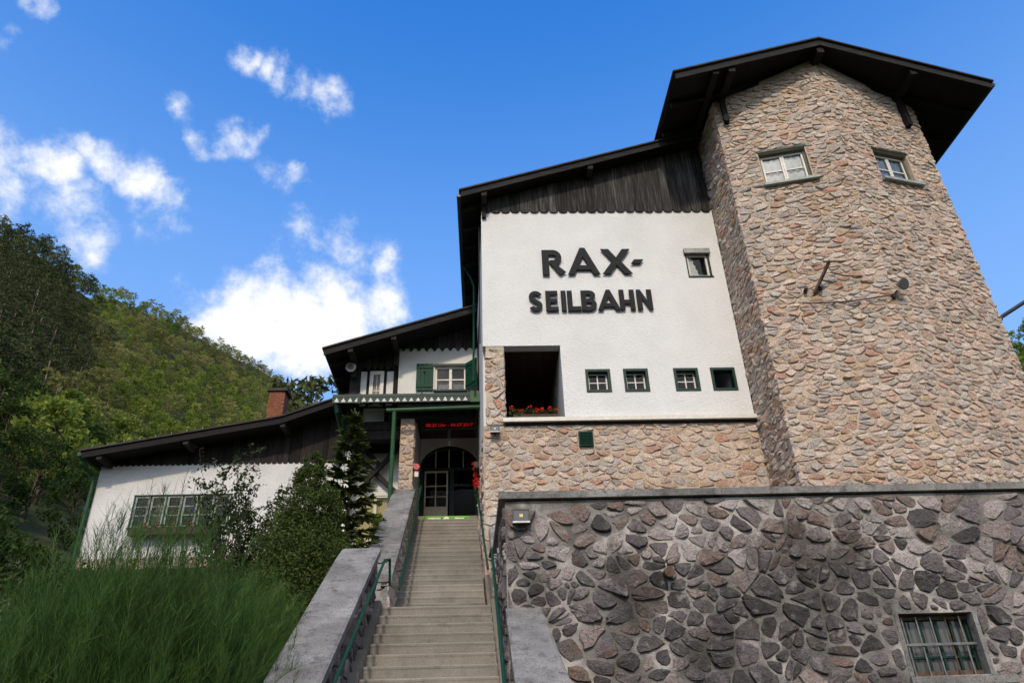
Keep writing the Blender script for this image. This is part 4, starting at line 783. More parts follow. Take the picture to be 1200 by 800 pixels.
for (xa, za), (xb, zb) in zip(LP, LP[1:]):
    m = M(); slope_slab(m, xa+.002, za, xb-.002, zb, RYf, RYf+.028, .052, .235); m.build('fascia_board', 'wood_fascia' if 0 else 'wood_black', lr)
for x in (-10.7, -8.4, -5.75):
    m = M(); m.box(x-.07, x+.07, RYf+.05, YL+.1, zlow(x)-.34, zlow(x)-.17); m.build('purlin', 'beam_grey', lr)
for i in range(8):
    x = -10.9+i*.42; m = M(); m.bar((x, RYf-.052, zlow(x)-.01), (x, RYf-.052, zlow(x)+.05), .012, .02, (0, 1, 0)); m.build('snow_hook', 'metal_grey', lr)
m = M(); m.tube([(-11.24, RYf+.02, 7.88), (-11.24, 28, 7.86)], .07, 8); m.build('gutter', 'gutter_green', lr)
m = M(); m.tube([(-11.24, 19.85, 7.82), (-11.22, 19.9, 7.66), (-11.02, 20.32, 7.45), (-11.0, 20.36, 7.2), (-11.0, 20.36, 4.4)], .05, 8); m.build('downpipe', 'gutter_green', low)
# chimney
m = M(); m.box(-7.17, -6.66, 22.7, 23.25, 8.4, 11.18); ch = m.build('chimney', 'brick_red', lr)
k = 0; bh = .078
for row in range(18):
    z = 9.78+row*bh
    for j in range(3):
        off = (row % 2)*.085; a = -7.18+j*.175-off; b = min(a+.168, -6.65); a = max(a, -7.18)
        if b-a < .03: continue
        m = M(); m.box(a, b, 22.685, 22.75, z, z+bh-.012); m.build('brick', 'brick_red', ch)
m = M(); m.box(-7.25, -6.58, 22.62, 23.33, 11.19, 11.29); m.build('chimney_cap', 'roof_tile_dark', ch)
m = M(); m.box(-7.12, -6.95, 22.8, 23.1, 11.291, 11.36); m.box(-6.88, -6.71, 22.8, 23.1, 11.291, 11.36); m.build('chimney_pot', 'brick_red', ch)
# band of six casements
a0, b0, b1 = -9.80, 5.98, 6.88; cw = 2.68/6
m = M(); m.box(a0-.03, a0+2.71, YL-.02, YL+.1, b1, b1+.03); m.box(a0-.03, a0+2.71, YL-.05, YL+.1, b0-.04, b0)
for i in (0, 2, 4, 6): x = a0+i*cw; m.box(x-.02, x+.02, YL-.01, YL+.1, b0, b1)
wo = m.build('window_band', 'paint_green', low)
for i in range(6):
    x0 = a0+i*cw+.022; x1 = a0+(i+1)*cw-.022; m = M(); k = .05
    for q in ((x0, x0+k, b0, b1), (x1-k, x1, b0, b1), (x0+k, x1-k, b0, b0+k), (x0+k, x1-k, b1-k, b1), (x0+k, x1-k, b0+.33, b0+.355), (x0+k, x1-k, b0+.58, b0+.605)): m.box(q[0], q[1], YL+.01, YL+.06, q[2], q[3])
    m.build('casement', 'casement_grey', wo)
m = M(); m.quad((a0, YL+.04, b0), (a0+2.68, YL+.04, b0), (a0+2.68, YL+.04, b1), (a0, YL+.04, b1)); m.build('pane', 'window_glass', wo)
m = M(); m.box(a0-.2, a0+2.9, YL+.9, YL+1, b0-.3, b1+.3); m.build('room', 'room_dark', wo)
for i in (1,):
    x0 = a0+i*cw+.05; m = M(); m.prism([(x0, b1), (x0+.33, b1), (x0+.25+.05*i, b0+.3), (x0, b0)], (0, YL+.2, 0), X_, Z_, FR, -.01, 0); m.build('curtain', 'curtain_grey', wo)
t = thing('window_box', 'long window box with geraniums under the low house windows', 'flower box', (-8.45, YL-.22, 5.72)); WB1 = t
m = M(); m.box(-1.2, 1.2, -.10, .14, -.02, .16); m.build('planter', 'planter_wood', t)

# =================================================================== staircase
ANG = YAW_ST-YAW
def stp(x, y, z): return (x*math.cos(ANG)-y*math.sin(ANG), x*math.sin(ANG)+y*math.cos(ANG), z)
stairs = thing('staircase', 'long straight concrete staircase climbing to the entrance', 'staircase', (0, 0, 0), ANG)
SX0, SX1 = -1.175, .468; R1, T1, DL, HL = .1684, .2931, 11.614, 2.1055; D2, R2, T2 = 13.2315, 3.845/23, 6.656/23
def step(y, z, r, t, deep):
    m = M(); j = [rnd.uniform(-.004, .004) for _ in range(4)]; x0, x1 = SX0, SX1
    m.box(x0, x1, y+.003, y+deep, z-r-.05, z-.0401)               # body
    # tread slab with a worn, slightly uneven nosing
    n = 8; xs = [x0+(x1-x0)*i/n for i in range(n+1)]
    vs = []; fs = []
    for i, x in enumerate(xs):
        e = rnd.uniform(-.004, .004); vs += [(x, y-.001+e*.4, z-.04), (x, y-.002+e*.5, z-.016+e*.5), (x, y+.018+e, z+e*.4), (x, y+deep, z)]
    for i in range(n):
        a = i*4; b = a+4; fs += [(a, b, b+1, a+1), (a+1, b+1, b+2, a+2), (a+2, b+2, b+3, a+3), (b, a, a+3, b+3)]
    fs += [(0, 1, 2, 3), (n*4+3, n*4+2, n*4+1, n*4)]
    m.add(vs, fs); return m
for k in range(22):
    m = step(DL-k*T1, HL-k*R1, R1, T1, T1+.03 if k else 1.62); m.build('step' if k else 'landing', 'concrete_step', stairs)
for k in range(1, 24):
    m = step(D2+k*T2, HL+k*R2, R2, T2, T2+.03 if k < 23 else .6); m.build('step', 'concrete_step', stairs)
for sx in (SX0-.19, SX1+.003):
    m = M(); r = random.Random(5)
    for k in range(22):
        y = DL-k*T1; z = HL-k*R1; m.box(sx, sx+.187, y-.06-r.uniform(0, .03), y+T1-.066-.03, z-.6, z+.05+r.uniform(0, .035))
    for k in range(1, 24):
        y = D2+k*T2; z = HL+k*R2; m.box(sx+(.03 if sx > 0 else .03), sx+(.157 if sx > 0 else .187), y-.06-r.uniform(0, .03), y+T2-.066-.03, z-.6, z+.05+r.uniform(0, .035))
    m.box(sx, sx+.187, DL+T1-.1, D2+T2-.1, HL-.6, HL+.06)
    m.build('skirting', 'concrete_slab' if 0 else 'concrete_step', stairs)
m = M(); m.add([(SX0, 5.0, -2.2), (SX1, 5.0, -2.2), (SX1, 20.3, 5.5), (SX0, 20.3, 5.5), (SX0, 5.0, -2.6), (SX1, 5, -2.6), (SX1, 20.3, 0), (SX0, 20.3, 0)], ((0, 1, 2, 3), (0, 3, 7, 4), (1, 5, 6, 2), (4, 5, 1, 0))); m.build('stair_body', 'concrete_slab', stairs)
t = thing('step_banner', 'narrow lime green strip with white print on the top riser', 'banner', (stp((SX0+SX1)/2, D2+23*T2-.02, HL+23*R2-.082)), ANG)
m = M(); m.box(-.66, .60, -.004, .004, -.062, .066); m.build('strip', 'sign_green', t)
m = M(); r = random.Random(4)
for c0, c1 in ((-.52, -.20), (.20, .44)):
    x = c0
    while x < c1: w = r.uniform(.016, .034); m.box(x, x+w, -.0065, -.0045, -.022, .018+r.uniform(0, .006)); x += w+.010
pts = [(-.12+.0, -.03), (.06, -.03), (.045, .02), (.0, .05), (-.06, .045), (-.10, .01)]; m.prism(pts, (0, -.0045, 0), X_, Z_, FR, 0, .003); m.build('print', 'print_white', t)
m = M(); m.box(-.165, -.135, -.0065, -.0045, -.02, .02); m.box(.50, .53, -.0065, -.0045, -.02, .02); m.build('print_symbol', 'black_plastic', t)

# =================================================================== parapets beside the stairs
def parapet(name, lab, near, far, hump=False, inner_side=1, thick=.12, base_drop=1.9, stones_seed=50, far_round=False):
    """near/far = (inner x, outer x, y, z) of the sloping cap; wall below"""
    t = thing(name, lab, 'parapet')
    (xi0, xo0, y0, z0), (xi1, xo1, y1, z1) = near, far
    n = 12; m = M(); vs = []; fs = []
    for i in range(n+1):
        f = i/n; xi = xi0+(xi1-xi0)*f; xo = xo0+(xo1-xo0)*f; y = y0+(y1-y0)*f; z = z0+(z1-z0)*f
        if far_round and f > .93: z -= .03*((f-.93)/.07)**2
        c = .018; vs += [(xi, y, z-thick), (xi, y, z-c), (xi+(xo-xi)*.06, y, z), (xo+(xi-xo)*.06, y, z), (xo, y, z-c), (xo, y, z-thick)]
    for i in range(n):
        a = i*6; b = a+6
        for j in range(6):
            k = (j+1) % 6; q = (a+j, a+k, b+k, b+j); fs.append(q if inner_side < 0 else q[::-1])
    fs += [tuple(range(6)), tuple(range(n*6, n*6+6))[::-1]]
    m.add(vs, fs); m.build('cap_slab', 'concrete_slab', t)
    s = 1 if xi0 > xo0 else -1; e = .055
    m = M(); vs = []
    for (xi, xo, y, z) in ((near), (far)):
        for x in (xi-s*e, xo+s*e): vs += [(x, y+(.02 if y == y0 else -.02), z-thick+.001), (x, y+(.02 if y == y0 else -.02), z-base_drop)]
    m.add(vs, ((0, 1, 3, 2), (4, 6, 7, 5), (0, 4, 5, 1), (2, 3, 7, 6), (0, 2, 6, 4), (1, 5, 7, 3))); wl = m.build('wall', 'mortar_dark', t)
    # stones on the face towards the stairs
    L = math.hypot(y1-y0, xi1-xi0); U = Vector((xi1-xi0, y1-y0, 0)).normalized()
    if s < 0: O = Vector((xi1-s*e, y1, 0)); U = -U; reg = [(0, z1-1.3), (L, z0-1.3), (L, z0-thick), (0, z1-thick)]
    else: O = Vector((xi0-s*e, y0, 0)); reg = [(0, z0-1.3), (L, z1-1.3), (L, z1-thick), (0, z0-thick)]
    lay_stones(stone_field(O, U, Z_, Vector((s, -s*(xi1-xi0)/(y1-y0), 0)).normalized(), reg, .32, .22, .016, (.012, .04), [], stones_seed), wl, 'rubble_dark' if 'lower' in lab else 'rubble_warm', stones_seed+1, 120)
    return t
parapet('stair_parapet', 'broad grey concrete capped parapet left of the lower steps', (-1.52, -2.06, 6.6, .15), (-1.60, -2.2, 11.6, 3.02), stones_seed=51, far_round=True)
parapet('stair_parapet', 'weathered grey capped parapet left of the upper steps, ending at the entrance pillar', (-1.54, -2.13, 12.7, 2.83), (-1.80, -2.37, 18.96, 6.42), stones_seed=53)
parapet('stair_parapet', 'short concrete capped parapet right of the lower steps against the terrace wall', (.29, .86, 6.6, .15), (.245, .68, 9.19, 1.63), stones_seed=55, inner_side=-1)
parapet('stair_parapet', 'narrow capped parapet right of the upper steps below the facade', (.15, .42, 13.3, 3.15), (.10, .40, 15.36, 4.34), stones_seed=57, inner_side=-1)

# =================================================================== terrace wall
ter = thing('terrace_wall', 'dark weathered rubble retaining wall with concrete coping', 'retaining wall')
TY = 9.2; TX0, TX1 = .27, 12.5
win = (4.95, 5.90, .75, 1.44); pp = (2.17, 2.31, 1.90, 2.04)
m = M(); m.wall((TX0, TY, -2.2), X_, Z_, FR, TX1-TX0, 5.12, [(win[0]-TX0, win[1]-TX0, win[2]+2.2, win[3]+2.2)], .5, back=False)
m.quad((TX0, TY, -2.2), (TX0, TY, 2.92), (.215, 11.9, 2.92), (.215, 11.9, -2.2)); m.quad((TX0, TY, 2.92), (TX1, TY, 2.92), (TX1, 9.6, 2.92), (TX0, 9.6, 2.92)); tww = m.build('wall', 'mortar_dark', ter)
hl = [(win[0]-TX0-.03, win[1]-TX0+.03, win[2]+2.2-.10, win[3]+2.2+.02)]
def big_first(q): return -(q[0]*(1 if q[1].z > .35 and q[1].x < 7.6 else .02))
def ter_gap(u, v): n_ = mnoise.noise((u*.55, v*.8, 4.2)); return max(.4, 1+1.8*n_)+(1.8 if u > 4.3 and v < 4.0 and n_ > -.15 else 0)
f1 = stone_field((TX0, TY, -2.2), X_, Z_, FR, [(0, 2.3), (7.6, 2.3), (7.6, 5.10), (0, 5.10)], .335, .25, .010, (.014, .045), hl, 61, filler=.8, rowjit=.55, gap_fn=ter_gap, rnd_=(.2, .34))
f2 = stone_field((TX0, TY, -2.2), X_, Z_, FR, [(7.62, 2.3), (TX1-TX0, 2.3), (TX1-TX0, 5.1), (7.62, 5.1)], .40, .28, .014, (.014, .042), [], 62, filler=.6, rowjit=.5, rnd_=(.2, .34))
f3 = stone_field((TX0, TY, -2.2), X_, Z_, FR, [(0, 0), (TX1-TX0, 0), (TX1-TX0, 2.28), (0, 2.28)], .5, .36, .03, (.02, .07), [], 63, filler=.2)
f4 = stone_field((.217, 11.9, -2.2), Vector((TX0-.217, TY-11.9, 0)).normalized(), Z_, (-1, -.02, 0), [(0, 2.6), (2.7, 2.6), (2.7, 5.1), (0, 5.1)], .34, .25, .022, (.02, .05), [], 64)
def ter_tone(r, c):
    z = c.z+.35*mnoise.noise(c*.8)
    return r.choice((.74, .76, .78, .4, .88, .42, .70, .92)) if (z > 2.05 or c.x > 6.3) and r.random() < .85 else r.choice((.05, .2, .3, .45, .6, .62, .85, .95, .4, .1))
lay_stones(f1+f2+f3+f4, tww, 'rubble_dark', 65, 300, key=big_first, tones=ter_tone)
m = M(); xs = [TX0-.05+i*.9 for i in range(15)]; m.box(.19, TX1, TY-.07, TY+.33, 2.94, 3.03)
m.add([(.19, TY+.331, 2.94), (.50, TY+.331, 2.94), (.44, 11.95, 2.94), (.13, 11.95, 2.94), (.19, TY+.331, 3.03), (.50, TY+.331, 3.03), (.44, 11.95, 3.03), (.13, 11.95, 3.03)], ((3, 2, 1, 0), (4, 5, 6, 7), (0, 1, 5, 4), (1, 2, 6, 5), (2, 3, 7, 6), (3, 0, 4, 7))); m.build('coping', 'concrete_slab', ter)
m = M(); m.box(.52, TX1, TY+.34, 13.2, 1.9, 2.09); m.build('terrace_floor', 'concrete_slab', ter)
m = M(); m.tube([(2.24, TY+.1, 1.975), (2.235, TY-.17, 1.965)], .062, 12); m.build('drain_pipe', 'rust_iron', ter)
# barred cellar window
a0, a1, b0, b1 = win
m = M(); m.box(a0-.03, a0+.02, TY-.01, TY+.13, b0, b1); m.box(a1-.02, a1+.03, TY-.01, TY+.13, b0, b1); m.box(a0-.05, a1+.25, TY-.06, TY+.13, b0-.10, b0-.01)
wo = m.build('cellar_window', 'concrete_slab', ter)
m = M(); m.box(a0+.021, a1-.021, TY+.13, TY+.18, b0, b0+.06); m.box(a0+.021, a1-.021, TY+.13, TY+.18, b1-.06, b1); m.build('frame', 'rust_iron', wo)
for i in range(5):
    x = a0+.10+i*(a1-a0-.18)/4.3; m = M(); m.tube([(x, TY+.10, b0-.005), (x, TY+.10, b1-.03)], .011, 6); m.build('bar', 'rust_iron' if i == 3 else 'metal_grey', wo)
m = M(); m.box(a0+.021, a1-.021, TY+.075, TY+.088, b0+.335, b0+.362); m.build('crossbar', 'metal_grey', wo)
m = M(); m.quad((a0, TY+.2, b0), (a1, TY+.2, b0), (a1, TY+.2, b1), (a0, TY+.2, b1)); m.build('pane', 'lamp_glass', wo)
m = M()
for i in range(5):
    x = a0+.14+i*.19; m.box(x, x+.03, TY+.16, TY+.19, b0+.06, b1-.06)
m.box(a0+.02, a1-.02, TY+.155, TY+.195, b0+.20, b0+.225); m.build('glazing_bar', 'paint_green_dark', wo)
# floodlights
def floodlight(P, w, h, lab, tilt):
    t = thing('floodlight', lab, 'floodlight', P)
    R_ = Matrix.Rotation(tilt, 3, 'X'); T = lambda x, y, z: R_ @ Vector((x, y, z))
    def tb(m, x0, x1, y0, y1, z0, z1): m.add([T(x, y, z) for z in (z0, z1) for y in (y0, y1) for x in (x0, x1)], ((0, 2, 3, 1), (4, 5, 7, 6), (0, 1, 5, 4), (2, 6, 7, 3), (0, 4, 6, 2), (1, 3, 7, 5)))
    m = M(); tb(m, -w/2, w/2, -.17, -.10, -h/2, h/2); tb(m, -w*.35, w*.35, -.0995, -.06, -h*.35, h*.35); m.build('housing', 'black_plastic', t)
    m = M(); tb(m, -w/2, w/2, -.182, -.1705, h/2-.02, h/2); tb(m, -w/2, -w/2+.018, -.182, -.1705, -h/2+.021, h/2-.021); tb(m, w/2-.018, w/2, -.182, -.1705, -h/2+.021, h/2-.021); m.build('rim', 'black_plastic', t)
    m = M(); tb(m, -w/2, w/2, -.184, -.1705, -h/2, -h/2+.022); m.build('lower_rim', 'pale_metal', t)
    m = M(); tb(m, -w/2+.02, w/2-.02, -.176, -.1708, -h/2+.023, h/2-.021); m.build('lens', 'lamp_glass', t)
    m = M(); tb(m, -.022, .022, -.180, -.1765, -.018, .022); m.build('diode', 'curtain_yellow', t)
    m = M(); m.bar((0, 0, -.02), T(0, -.10, -.02), .05, .05); m.build('bracket', 'black_plastic', t)
floodlight((.465, TY+.01, 2.665), .215, .185, 'square black floodlight on the dark terrace wall below the coping corner', -.12)
floodlight((.27, YF-.0, 6.46), .21, .20, 'square black floodlight on the rubble base beside the entrance stairs', -.30)
# flower box in the loggia
t = thing('flower_box', 'brown planter with red geraniums in the open loggia', 'flower box', (1.20, YF+.14, 6.80)); WB2 = t
m = M(); m.box(-.50, .52, -.09, .10, 0, .15); m.build('planter', 'planter_wood', t)
# handrails
def handrail(lab, pts, brk, n_, end=None):
    t = thing('handrail', lab, 'handrail', pts[0], 0, 'green iron handrails of the staircase'); B = Vector(pts[0])
    m = M(); m.tube([Vector(p)-B for p in pts], .021, 8); m.build('rail', 'paint_green', t)
    for i in range(n_):
        f = (i+.5)/n_; k = f*(len(pts)-1); a = int(k); p = Vector(pts[a]).lerp(Vector(pts[min(a+1, len(pts)-1)]), k-a)-B
        m = M(); m.tube([p+Vector((0, 0, -.01)), p+Vector((brk*.5, 0, -.05)), p+Vector((brk, 0, -.05))], .011, 6); m.build('bracket', 'metal_black', t)
    return t
handrail('green handrail on the broad parapet left of the lower steps', [(-1.45, 6.3, -.18), (-1.50, 11.35, 2.74), (-1.46, 11.62, 2.82), (-1.44, 11.62, 2.42), (-1.55, 11.5, 2.38)], -.12, 5)
handrail('green handrail on the parapet left of the upper steps', [(-1.44, 12.9, 2.62), (-1.70, 18.9, 6.12), (-1.68, 19.3, 6.62)], -.13, 6)
handrail('green handrail right of the lower steps along the terrace wall', [(.20, 6.3, -.12), (.12, 11.9, 3.02), (.09, 12.3, 2.98)], .14, 6)
handrail('thin green handrail right of the upper steps beside the facade', [(.06, 13.0, 2.95), (-.20, 19.5, 6.78)], .13, 6)
# =================================================================== terrain
def lerp_tab(tab, x):
    for (a, b), (c, d) in zip(tab, tab[1:]):
        if x <= c: return b+(d-b)*max(0, min(1, (x-a)/(c-a)))
    return tab[-1][1]
EL = [(-180, 4), (-120, 6), (-90, 20), (-60, 30), (-48, 31), (-39.6, 31.6), (-37.6, 31.3), (-34.8, 31.0), (-32.4, 29.5), (-29.3, 29.7), (-26.1, 29.3), (-22.5, 27.8), (-19, 26.9), (-15.7, 25.2), (-12.9, 23.8), (-8, 20), (0, 15), (20, 14), (34, 19), (40.8, 22.6), (44, 23.5), (60, 25), (90, 18), (120, 6), (180, 4)]
RC = [(-180, 520), (-90, 330), (-60, 320), (-40, 330), (-34, 350), (-31, 420), (-26, 500), (-20, 560), (-13, 620), (0, 600), (30, 420), (42, 330), (90, 380), (180, 520)]
PROF = [(3, -1.62), (5.2, -1.62), (7.6, -.75), (11.6, 1.5), (14, 2.4), (18.9, 4.5), (21, 4.75), (30, 5.4)]
def near_ground(x, y):
    z = lerp_tab(PROF, y)
    if x > -2.12:
        k = min(1, (x+2.12)/.35); z2 = max(-1.62, min(z, lerp_tab([(3, -1.62), (6, -1.62), (20, 4.0)], y))-.75) if y > 4 else -1.62
        if x > .3 and y < 12.5: z2 = -1.62
        z = z*(1-k)+z2*k
    return z
def ground_z(x, y):
    r = math.hypot(x, y); az = math.degrees(math.atan2(x, y)); z0 = near_ground(x, y)
    if r < 30: return z0
    rc = lerp_tab(RC, az); zc = math.tan(math.radians(lerp_tab(EL, az)))*rc; s = (r-30)/(rc-30)
    if s <= 1: z = z0+(zc-z0)*(s**1.35)
    else: z = zc*(1-.25*min(1.6, s-1))
    n = mnoise.noise((x*.025, y*.025, 1.3))*1.0+mnoise.noise((x*.08, y*.08, 7.1))*.35
    return z+n*min(6, (r-30)*.06)
ring = [.4, .8, 1.3, 1.9, 2.5]+list(np.arange(3, 24, .42))+list(np.arange(24, 60, 2.2))+list(np.arange(62, 660, 10))+[700, 800, 1200, 2000, 3500]
NA = 288; vs = [(0, 0, -1.62)]; fs = []
for r in ring:
    for k in range(NA):
        a = 2*math.pi*k/NA; x, y = r*math.sin(a), r*math.cos(a); vs.append((x, y, ground_z(x, y)))
for k in range(NA): fs.append((0, 1+(k+1) % NA, 1+k))
for i in range(len(ring)-1):
    o = 1+i*NA
    for k in range(NA): fs.append((o+k, o+(k+1) % NA, o+NA+(k+1) % NA, o+NA+k))
me = bpy.data.meshes.new('ground'); me.from_pydata(vs, [], fs); me.materials.append(MATS['forest_ground']); me.polygons.foreach_set('use_smooth', [True]*len(fs)); me.update()
g = link('ground', me); g['kind'] = 'structure'; g['label'] = 'garden slope and wooded hillside'

# =================================================================== vegetation
def rot_basis(n):
    """n random orthonormal pairs"""
    a = rng.normal(size=(n, 3)); a /= np.linalg.norm(a, axis=1)[:, None]; b = rng.normal(size=(n, 3)); b -= a*(a*b).sum(1)[:, None]; b /= np.linalg.norm(b, axis=1)[:, None]; return a, b
def leaf_quads(P, size, aspect=.5, flat=0., jitter=.35):
    n = len(P); a, b = rot_basis(n)
    if flat: a[:, 2] *= (1-flat); a /= np.linalg.norm(a, axis=1)[:, None]; b[:, 2] *= (1-flat); b -= a*(a*b).sum(1)[:, None]; b /= np.linalg.norm(b, axis=1)[:, None]+1e-9
    s = size*(1+jitter*rng.normal(size=n).clip(-1.5, 1.5))[:, None]; a = a*s*.5; b = b*s*.5*aspect
    return np.stack([P-a, P+b*.9-a*.1, P+a, P-b*.9-a*.1], 1)
def strands(P0, P1, w, bend=0., seg=3):
    """thin flat blades from P0 to P1 as quads"""
    n = len(P0); d = P1-P0; L = np.linalg.norm(d, axis=1)[:, None]; side = np.cross(d, rng.normal(size=(n, 3))); side /= np.linalg.norm(side, axis=1)[:, None]+1e-9
    off = np.cross(d, side); off /= np.linalg.norm(off, axis=1)[:, None]+1e-9; w = np.broadcast_to(np.asarray(w, float).reshape(-1, 1), (n, 1)); out = []
    f = np.linspace(0, 1, seg+1)
    Q = [P0+d*t+off*L*bend*math.sin(math.pi*t) for t in f]; Wd = [side*w*(1-t*.75)*.5 for t in f]
    for i in range(seg): out.append(np.stack([Q[i]-Wd[i], Q[i]+Wd[i], Q[i+1]+Wd[i+1], Q[i+1]-Wd[i+1]], 1))
    return np.concatenate(out), Q
def trunk_mesh(name, H, r0, r1, lean=.03, limbs=(), mat='bark', n=7):
    m = M(); k = 6; pts = [(lean*H*math.sin(1.7*i/k+.4)*.5*(i/k), lean*H*math.cos(2.3*i/k)*.5*(i/k), H*i/k) for i in range(k+1)]
    m.tube(pts, r0, n, r1)
    for (p, q, r) in limbs: mid = (Vector(p)+Vector(q))*.5+Vector((0, 0, -.06*(Vector(q)-Vector(p)).length)); m.tube([p, mid, q], r, 5, r*.3)
    o = M(); me = bpy.data.meshes.new(name); me.from_pydata([tuple(p) for p in m.v], [], m.f); me.materials.append(MATS[mat]); me.polygons.foreach_set('use_smooth', [True]*len(m.f)); me.update(); return me
def pine(H, seed, per, leaf, mat):
    r = np.random.default_rng(seed); limbs = []; C = []; R = []
    nb = 17
    for i in range(nb):
        t = .38+.62*(i+r.random()*.6)/nb; a = i*2.4+r.random(); L = H*(.30*(1-((t-.55)/.6)**2)+.035)*r.uniform(.65, 1.15); z = H*t; q = (math.cos(a)*L, math.sin(a)*L, z+L*r.uniform(-.05, .35)); limbs.append(((0, 0, z-.03*H), q, .012*H*(1.15-t)))
        C.append(np.array(q)*(.92, .92, 1)); R.append(H*r.uniform(.06, .10)*(1.2-.4*t))
        if L > .12*H: C.append(np.array((q[0]*.5, q[1]*.5, z+.03*H))); R.append(H*.075)
    C.append(np.array((0, 0, H*.98))); R.append(H*.06)
    P = []
    for c, rad in zip(C, R):
        v = r.normal(size=(per, 3)); v /= np.linalg.norm(v, axis=1)[:, None]; P.append(c+v*rad*np.array((1.25, 1.25, .55))*(r.random((per, 1))**.4))
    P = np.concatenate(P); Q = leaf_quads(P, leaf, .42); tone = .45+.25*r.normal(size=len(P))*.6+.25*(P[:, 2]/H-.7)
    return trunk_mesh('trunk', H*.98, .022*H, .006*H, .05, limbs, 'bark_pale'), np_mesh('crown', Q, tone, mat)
def broadleaf(H, seed, per, leaf, mat, base=.22, wid=.34):
    r = np.random.default_rng(seed); limbs = []; C = []; R = []
    for i in range(24):
        t = base+(1-base)*r.random()**.8; a = r.random()*6.28; prof = math.sin(math.pi*min(1, (t-base*.6)/(1.06-base*.6)))**.7; L = H*wid*prof*r.uniform(.45, 1.05); q = (math.cos(a)*L, math.sin(a)*L, H*t); limbs.append(((0, 0, H*max(.12, t-.22)), q, .010*H*(1.2-t))); C.append(np.array(q)); R.append(H*r.uniform(.08, .14))
    C.append(np.array((0, 0, H*.94))); R.append(H*.08); P = []
    for c, rad in zip(C, R):
        v = r.normal(size=(per, 3)); v /= np.linalg.norm(v, axis=1)[:, None]; P.append(c+v*rad*np.array((1.1, 1.1, .8))*(r.random((per, 1))**.45))
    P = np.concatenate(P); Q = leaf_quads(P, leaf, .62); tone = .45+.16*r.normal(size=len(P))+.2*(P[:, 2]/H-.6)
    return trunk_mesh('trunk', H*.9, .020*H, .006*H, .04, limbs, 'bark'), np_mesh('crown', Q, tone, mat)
def spruce(H, seed, mat, leaf=.11, whorls=16, wid=.17, dens=26, base=.05):
    r = np.random.default_rng(seed); limbs = []; P0 = []; P1 = []
    for i in range(whorls):
        t = base+(1-base)*i/whorls; L = H*wid*(1-t)**.85+.02*H; nb = 7 if i < whorls-4 else 5
        for j in range(nb):
            a = j*6.283/nb+i*1.1+r.random()*.5; l = L*r.uniform(.55, 1.2); z = H*t; up = .12-.35*(1-t)*.6; q = np.array((math.cos(a)*l, math.sin(a)*l, z+l*up+.02*H)); p = np.array((0, 0, z)); limbs.append((tuple(p), tuple(q), .006*H*(1.1-t)))
            k = max(5, int(dens*l/L)); f = r.random(k)**.7; s = p+(q-p)*f[:, None]; dirn = (q-p)/np.linalg.norm(q-p); sd = np.cross(dirn, (0, 0, 1)); sg = r.choice((-1, 1), k)[:, None]
            tip = s+dirn*leaf*r.uniform(.4, 1, (k, 1))+sd*sg*leaf*r.uniform(.5, 1.3, (k, 1))*(1.15-f[:, None]*.6)+np.array((0, 0, -1.))*leaf*r.uniform(0, .45, (k, 1)); P0.append(s); P1.append(tip)
    k = 16; s = np.zeros((k, 3)); s[:, 2] = H*(.93+.07*r.random(k)); P0.append(s); P1.append(s+r.normal(size=(k, 3))*leaf*.35+np.array((0, 0, leaf*.5)))
    P0 = np.concatenate(P0); P1 = np.concatenate(P1); Q, _ = strands(P0, P1, leaf*.30, .06, 1); Q2, _ = strands(P0*1., P1, leaf*.26, -.04, 1)
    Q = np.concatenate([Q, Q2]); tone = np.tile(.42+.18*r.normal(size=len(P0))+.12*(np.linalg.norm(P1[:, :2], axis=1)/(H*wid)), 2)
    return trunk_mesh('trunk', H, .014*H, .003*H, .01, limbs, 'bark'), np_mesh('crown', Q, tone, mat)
def plant_tree(name, label, cat, group, meshes, P, s, rz, proto=None):
    t = thing(name, label, cat, P, rz, group); t.scale = s if isinstance(s, tuple) else (s, s, s)
    for nm, me in zip(('trunk', 'crown'), meshes): link(nm, me, t)
    return t
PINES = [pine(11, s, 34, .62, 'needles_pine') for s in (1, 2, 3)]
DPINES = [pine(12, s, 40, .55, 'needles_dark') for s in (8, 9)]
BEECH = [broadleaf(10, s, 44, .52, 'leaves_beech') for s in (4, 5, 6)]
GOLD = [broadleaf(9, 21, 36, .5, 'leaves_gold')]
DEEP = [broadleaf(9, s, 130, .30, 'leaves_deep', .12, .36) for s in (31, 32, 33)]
r = random.Random(12)
cand = []
az = -44.
tries = 0
grid = {}
while tries < 40000:
    tries += 1
    a = r.uniform(-45, -11.5) if r.random() < .82 else r.uniform(33, 62); rc = lerp_tab(RC, a); d = math.sqrt(r.uniform(66**2, (rc*1.02)**2)); x, y = d*math.sin(math.radians(a)), d*math.cos(math.radians(a)); sp = 4.4 if d < 110 else 5.2 if d < 300 else 6.0
    if a > -29 and d < 100: continue
    key = (int(x//sp), int(y//sp))
    if any(math.hypot(x-p[0], y-p[1]) < sp for i in (-1, 0, 1) for j in (-1, 0, 1) for p in grid.get((sp, key[0]+i, key[1]+j), ())): continue
    z = ground_z(x, y); q = pix((x, y, z+11))
    if q is None or (a < 0 and not -60 < q[0]) or (a > 0 and q[0] < 1100) or q[1] > 830: continue
    if a > 0 and d < 90: continue
    lim = lerp_tab([(-60, 2000), (60, 2000), (98, 560), (330, 500), (392, 478), (470, 455)], q[0]) if a < 0 else 700
    if q[1] > lim: continue
    grid.setdefault((sp, *key), []).append((x, y)); cand.append((d, a, x, y, z))
cand.sort()
